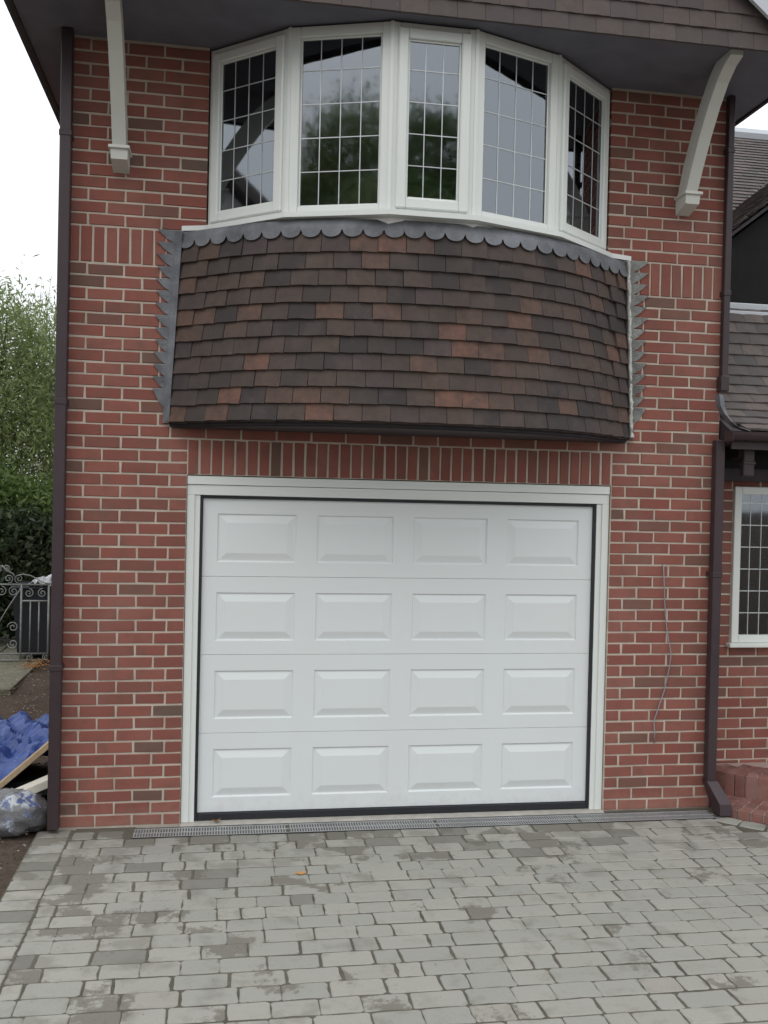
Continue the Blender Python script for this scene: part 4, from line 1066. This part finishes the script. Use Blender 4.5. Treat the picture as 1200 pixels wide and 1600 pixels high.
def one_leaf(name, x, y, z, s, rz, curl, label, mat):
    b = MB(); n = 8; W = [0, .55, .85, 1, .95, .8, .55, .28, 0]
    for k in range(n+1):
        u = k/n; w = W[k]*s*.33; zc = z + curl*s*(2*u-1)**2
        b.v += [(x+(u-.5)*s*math.cos(rz)-w*math.sin(rz), y+(u-.5)*s*math.sin(rz)+w*math.cos(rz), zc+curl*s*.35), (x+(u-.5)*s*math.cos(rz), y+(u-.5)*s*math.sin(rz), zc), (x+(u-.5)*s*math.cos(rz)+w*math.sin(rz), y+(u-.5)*s*math.sin(rz)-w*math.cos(rz), zc+curl*s*.35)]
    for k in range(n): b.f += [(k*3, k*3+1, k*3+4, k*3+3), (k*3+1, k*3+2, k*3+5, k*3+4)]
    b.tube([(x-.5*s*math.cos(rz), y-.5*s*math.sin(rz), z+curl*s), (x-.78*s*math.cos(rz), y-.78*s*math.sin(rz), z+curl*s*.6)], s*.02, 5)
    tag(b.build(name, mat), label, 'leaf', 'fallen leaves by the garage door')
one_leaf('fallen_leaf', .687, -.865, .004, .062, .15, .10, 'single orange fallen leaf lying on the grey paving in front of the garage door', plain('orange_leaf', (.50, .26, .07), .6, .3))
one_leaf('fallen_leaf', .225, -.006, .012, .055, .35, .35, 'small curled brown leaf against the black seal at the foot of the garage door', plain('brown_leaf', (.22, .12, .06), .7, .2))

# ------------------------------------------------------------ trees and shrubs
def tree(name, base, blobs, n, leaf, mat, label, cat, seed, group=None, limbs=None, droop=0, aspect=.45):
    group = group or {'willow_tree': 'feathery trees beyond the gate', 'hedge_shrub': 'mid green shrubs beyond the gate', 'evergreen_shrub': 'dark shrubs along the path', 'street_tree': 'trees across the street'}[name]
    root = empty(name, base, label, cat, group); rs = np.random.RandomState(seed)
    V = []; vol = np.array([b[3]*b[4]*b[5] for b in blobs])**.8; cnt = (n*vol/vol.sum()).astype(int)
    for b, c in zip(blobs, cnt):
        m = max(6, c//70)                           # sub-clumps on and in each blob give light and dark masses
        d = rs.normal(size=(m, 3)); d /= np.linalg.norm(d, axis=1)[:, None]; rad = rs.uniform(.45, 1.0, (m, 1))**.6
        cc = np.array(b[:3]) + d*rad*np.array(b[3:6]); cr = rs.uniform(.10, .24, m)*min(b[3:6])**.5*1.3
        pick = rs.randint(0, m, c); p = cc[pick] + rs.normal(size=(c, 3))*cr[pick][:, None]*np.array([1, 1, .8+droop])
        V.append(p)
    P = np.concatenate(V); k = len(P)
    P = P[P[:, 2] > .03]; k = len(P)
    A = rs.normal(size=(k, 3)); A[:, 2] -= droop*1.5; A /= np.linalg.norm(A, axis=1)[:, None]; B = rs.normal(size=(k, 3)); B -= (A*B).sum(1)[:, None]*A; B /= np.linalg.norm(B, axis=1)[:, None]
    s = leaf*rs.uniform(.6, 1.35, (k, 1)); q = np.stack([P-A*s, P+B*s*aspect, P+A*s, P-B*s*aspect], 1).reshape(-1, 3)
    me = D.meshes.new('crown'); me.vertices.add(4*k); me.vertices.foreach_set('co', q.ravel()); me.loops.add(4*k); me.loops.foreach_set('vertex_index', np.arange(4*k))
    me.polygons.add(k); me.polygons.foreach_set('loop_start', np.arange(k)*4); me.polygons.foreach_set('loop_total', np.full(k, 4)); me.update(calc_edges=True); me.materials.append(mat)
    link('crown', me, root)
    t = MB(); h = max(b[2]+b[5]*.3 for b in blobs); R = random.Random(seed); rt = .035*h**.8
    pts = [(R.uniform(-.05, .05)*h*.3*j/6, R.uniform(-.05, .05)*h*.3*j/6, h*.9*j/6) for j in range(7)]
    t.tube(pts, [rt*(1-.13*j) for j in range(7)], 8)
    for b in blobs:
        z0 = max(.2, b[2]*.45); t.tube([(0, 0, z0), (b[0]*.5, b[1]*.5, (z0+b[2])*.52), (b[0], b[1], b[2]), (b[0]*1.15, b[1]*1.1, b[2]+b[5]*.7)], [rt*.45, rt*.32, rt*.2, rt*.05], 6)
    t.build('trunk', M_BARK, root, smooth=True); return root
def twigs(root, n, base, h, seed, mat):
    R = random.Random(seed); t = MB()
    for k in range(n):
        x, y, z = base(R); L = R.uniform(*h); dx, dy = R.uniform(-.25, .25), R.uniform(-.2, .2)
        p = [(x, y, z), (x+dx*.4*L, y+dy*.4*L, z+L*.6), (x+dx*L, y+dy*L, z+L)]; t.tube(p, [.008, .005, .002], 3)
        for j in range(26):
            u = R.random(); a = R.uniform(0, 6.28); q = .05*R.uniform(.6, 1.3); cx, cy_, cz = x+dx*L*u, y+dy*L*u, z+L*u
            c, d, e = math.cos(a)*q, math.sin(a)*q, R.uniform(-.6, .8)*q
            t.add([(cx, cy_, cz), (cx+c*.5-d*.2, cy_+d*.5+c*.2, cz+e*.5), (cx+c, cy_+d, cz+e), (cx+c*.5+d*.2, cy_+d*.5-c*.2, cz+e*.5)], [(0, 1, 2, 3)])
    t.build('upright_twigs', mat, root)
w1 = tree('willow_tree', (-3.4, 9.4, 0), [(0, 0, 3.4, 1.15, 1.1, 1.5), (-.7, .3, 2.6, 1.0, 1, 1.2), (.55, -.1, 2.5, .8, .9, 1.3), (.2, .3, 4.3, .75, .8, .8), (-1.3, 0, 3.6, .8, .8, 1.0)], 42000, .055, M_LEAF1,
     'tall feathery light green tree rising highest against the sky behind the gate', 'tree', 11, droop=.3, aspect=.22)
twigs(w1, 60, lambda R: (R.uniform(-1.6, 1.1), R.uniform(-.6, .6), R.uniform(3.7, 4.5)), (.5, 1.1), 3, M_LEAF1)
w2 = tree('willow_tree', (-2.0, 11.0, 0), [(0, 0, 3.2, 1.2, 1.1, 1.6), (.9, .3, 2.6, 1.0, 1, 1.4), (-.5, 0, 4.2, .8, .8, 1.0), (.6, 0, 4.3, .7, .7, .8)], 34000, .055, M_LEAF1,
     'light green tree half hidden behind the house corner right of the tallest tree', 'tree', 12, droop=.3, aspect=.22)
twigs(w2, 40, lambda R: (R.uniform(-1.2, 1.2), R.uniform(-.6, .6), R.uniform(4.1, 4.9)), (.4, .9), 4, M_LEAF1)
tree('hedge_shrub', (-3.1, 8.3, 0), [(0, 0, 1.7, .8, .5, .7), (.7, 0, 1.5, .7, .5, .7), (-.8, 0, 1.5, .8, .5, .7)], 26000, .045, M_LEAF3, 'mid green bushy shrub in front of the tall tree behind the gate', 'shrub', 13, aspect=.4)
tree('evergreen_shrub', (-2.45, 7.55, 0), [(0, 0, .9, .6, .4, .75), (.55, .1, .8, .5, .4, .7), (-.6, 0, .8, .6, .4, .7), (0, .2, 1.35, .7, .4, .35)], 30000, .05, M_LEAF2, 'dark glossy evergreen shrub directly behind the iron gate', 'shrub', 14, aspect=.5)
tree('evergreen_shrub', (-4.3, 7.4, 0), [(0, 0, .9, .8, .5, .8), (-.9, .1, .9, .8, .5, .8), (.5, .1, 1.2, .6, .4, .6)], 22000, .05, M_LEAF2, 'dark evergreen shrub left of the one behind the gate', 'shrub', 15, aspect=.5)
tree('hedge_shrub', (-5.2, 8.6, 0), [(0, 0, 1.6, 1.1, .6, 1.2), (-1.2, 0, 1.5, 1, .6, 1.1), (.8, 0, 1.9, .8, .6, .9)], 22000, .05, M_LEAF3, 'broad mid green shrub at the far left beyond the path', 'shrub', 16, aspect=.4)
# across the street, behind the photographer: seen only as reflections in the leaded panes
tree('street_tree', (4.6, -19, 0), [(0, 0, 8.2, 2.2, 2, 2.4), (-1.8, 0, 7.2, 2, 1.8, 2), (1.8, .5, 7.5, 2, 1.8, 2.3), (.4, 0, 10.3, 1.4, 1.4, 1.5)], 90000, .065, M_LEAF3, 'tall tree across the street mirrored in the middle pane of the bay window', 'tree', 21, aspect=.5)
tree('street_tree', (-9.0, -18, 0), [(0, 0, 8.8, 2.6, 2, 2.6), (-2.2, 0, 9.2, 2.2, 1.8, 2.2), (2.4, .5, 8.2, 2.2, 1.8, 2.2), (-.6, 0, 11.2, 1.8, 1.6, 1.5), (-4.2, 0, 8.4, 1.8, 1.6, 2)], 80000, .065, M_LEAF1, 'loose light green tree across the street mirrored in the second pane of the bay window', 'tree', 22, aspect=.5)
nh = empty('neighbour_house', (-13, -1.2, 0), 'white rendered house with dark gable boards mirrored in the leftmost pane of the bay window', 'house')
t = MB(); P = [(-4, 0), (4, 0), (4, 5.2), (0, 8.6), (-4, 5.2)]
t.add([(0, y, z) for y, z in P]+[(-7, y, z) for y, z in P], [tuple(range(5)), tuple(range(5, 10))]+[(i, (i+1) % 5, (i+1) % 5+5, i+5) for i in range(5)])
t.build('wall', white_mat('render', (.6, .6, .57), .9, .1), nh)
t = MB()
for s in (-1, 1):
    v = [(.35, s*4.5, 4.85), (.35, 0, 8.75), (-7.3, 0, 8.75), (-7.3, s*4.5, 4.85)]; t.add(v+[(x, y, z+.3) for x, y, z in v], [(0, 1, 2, 3), (4, 5, 6, 7)]+[(i, (i+1) % 4, (i+1) % 4+4, i+4) for i in range(4)])
t.build('roof', M_RTILE, nh)
for (y, z) in ((-1.8, 2.8), (1.8, 2.8), (0, 5.4)):
    t = MB(); t.box(.0, .06, y-.7, y+.7, z, z+1.2, .01); w_ = t.build('window', M_UPVC, nh); t = MB(); t.box(.061, .07, y-.6, y+.6, z+.1, z+1.1); t.build('pane', M_GLASS, w_)
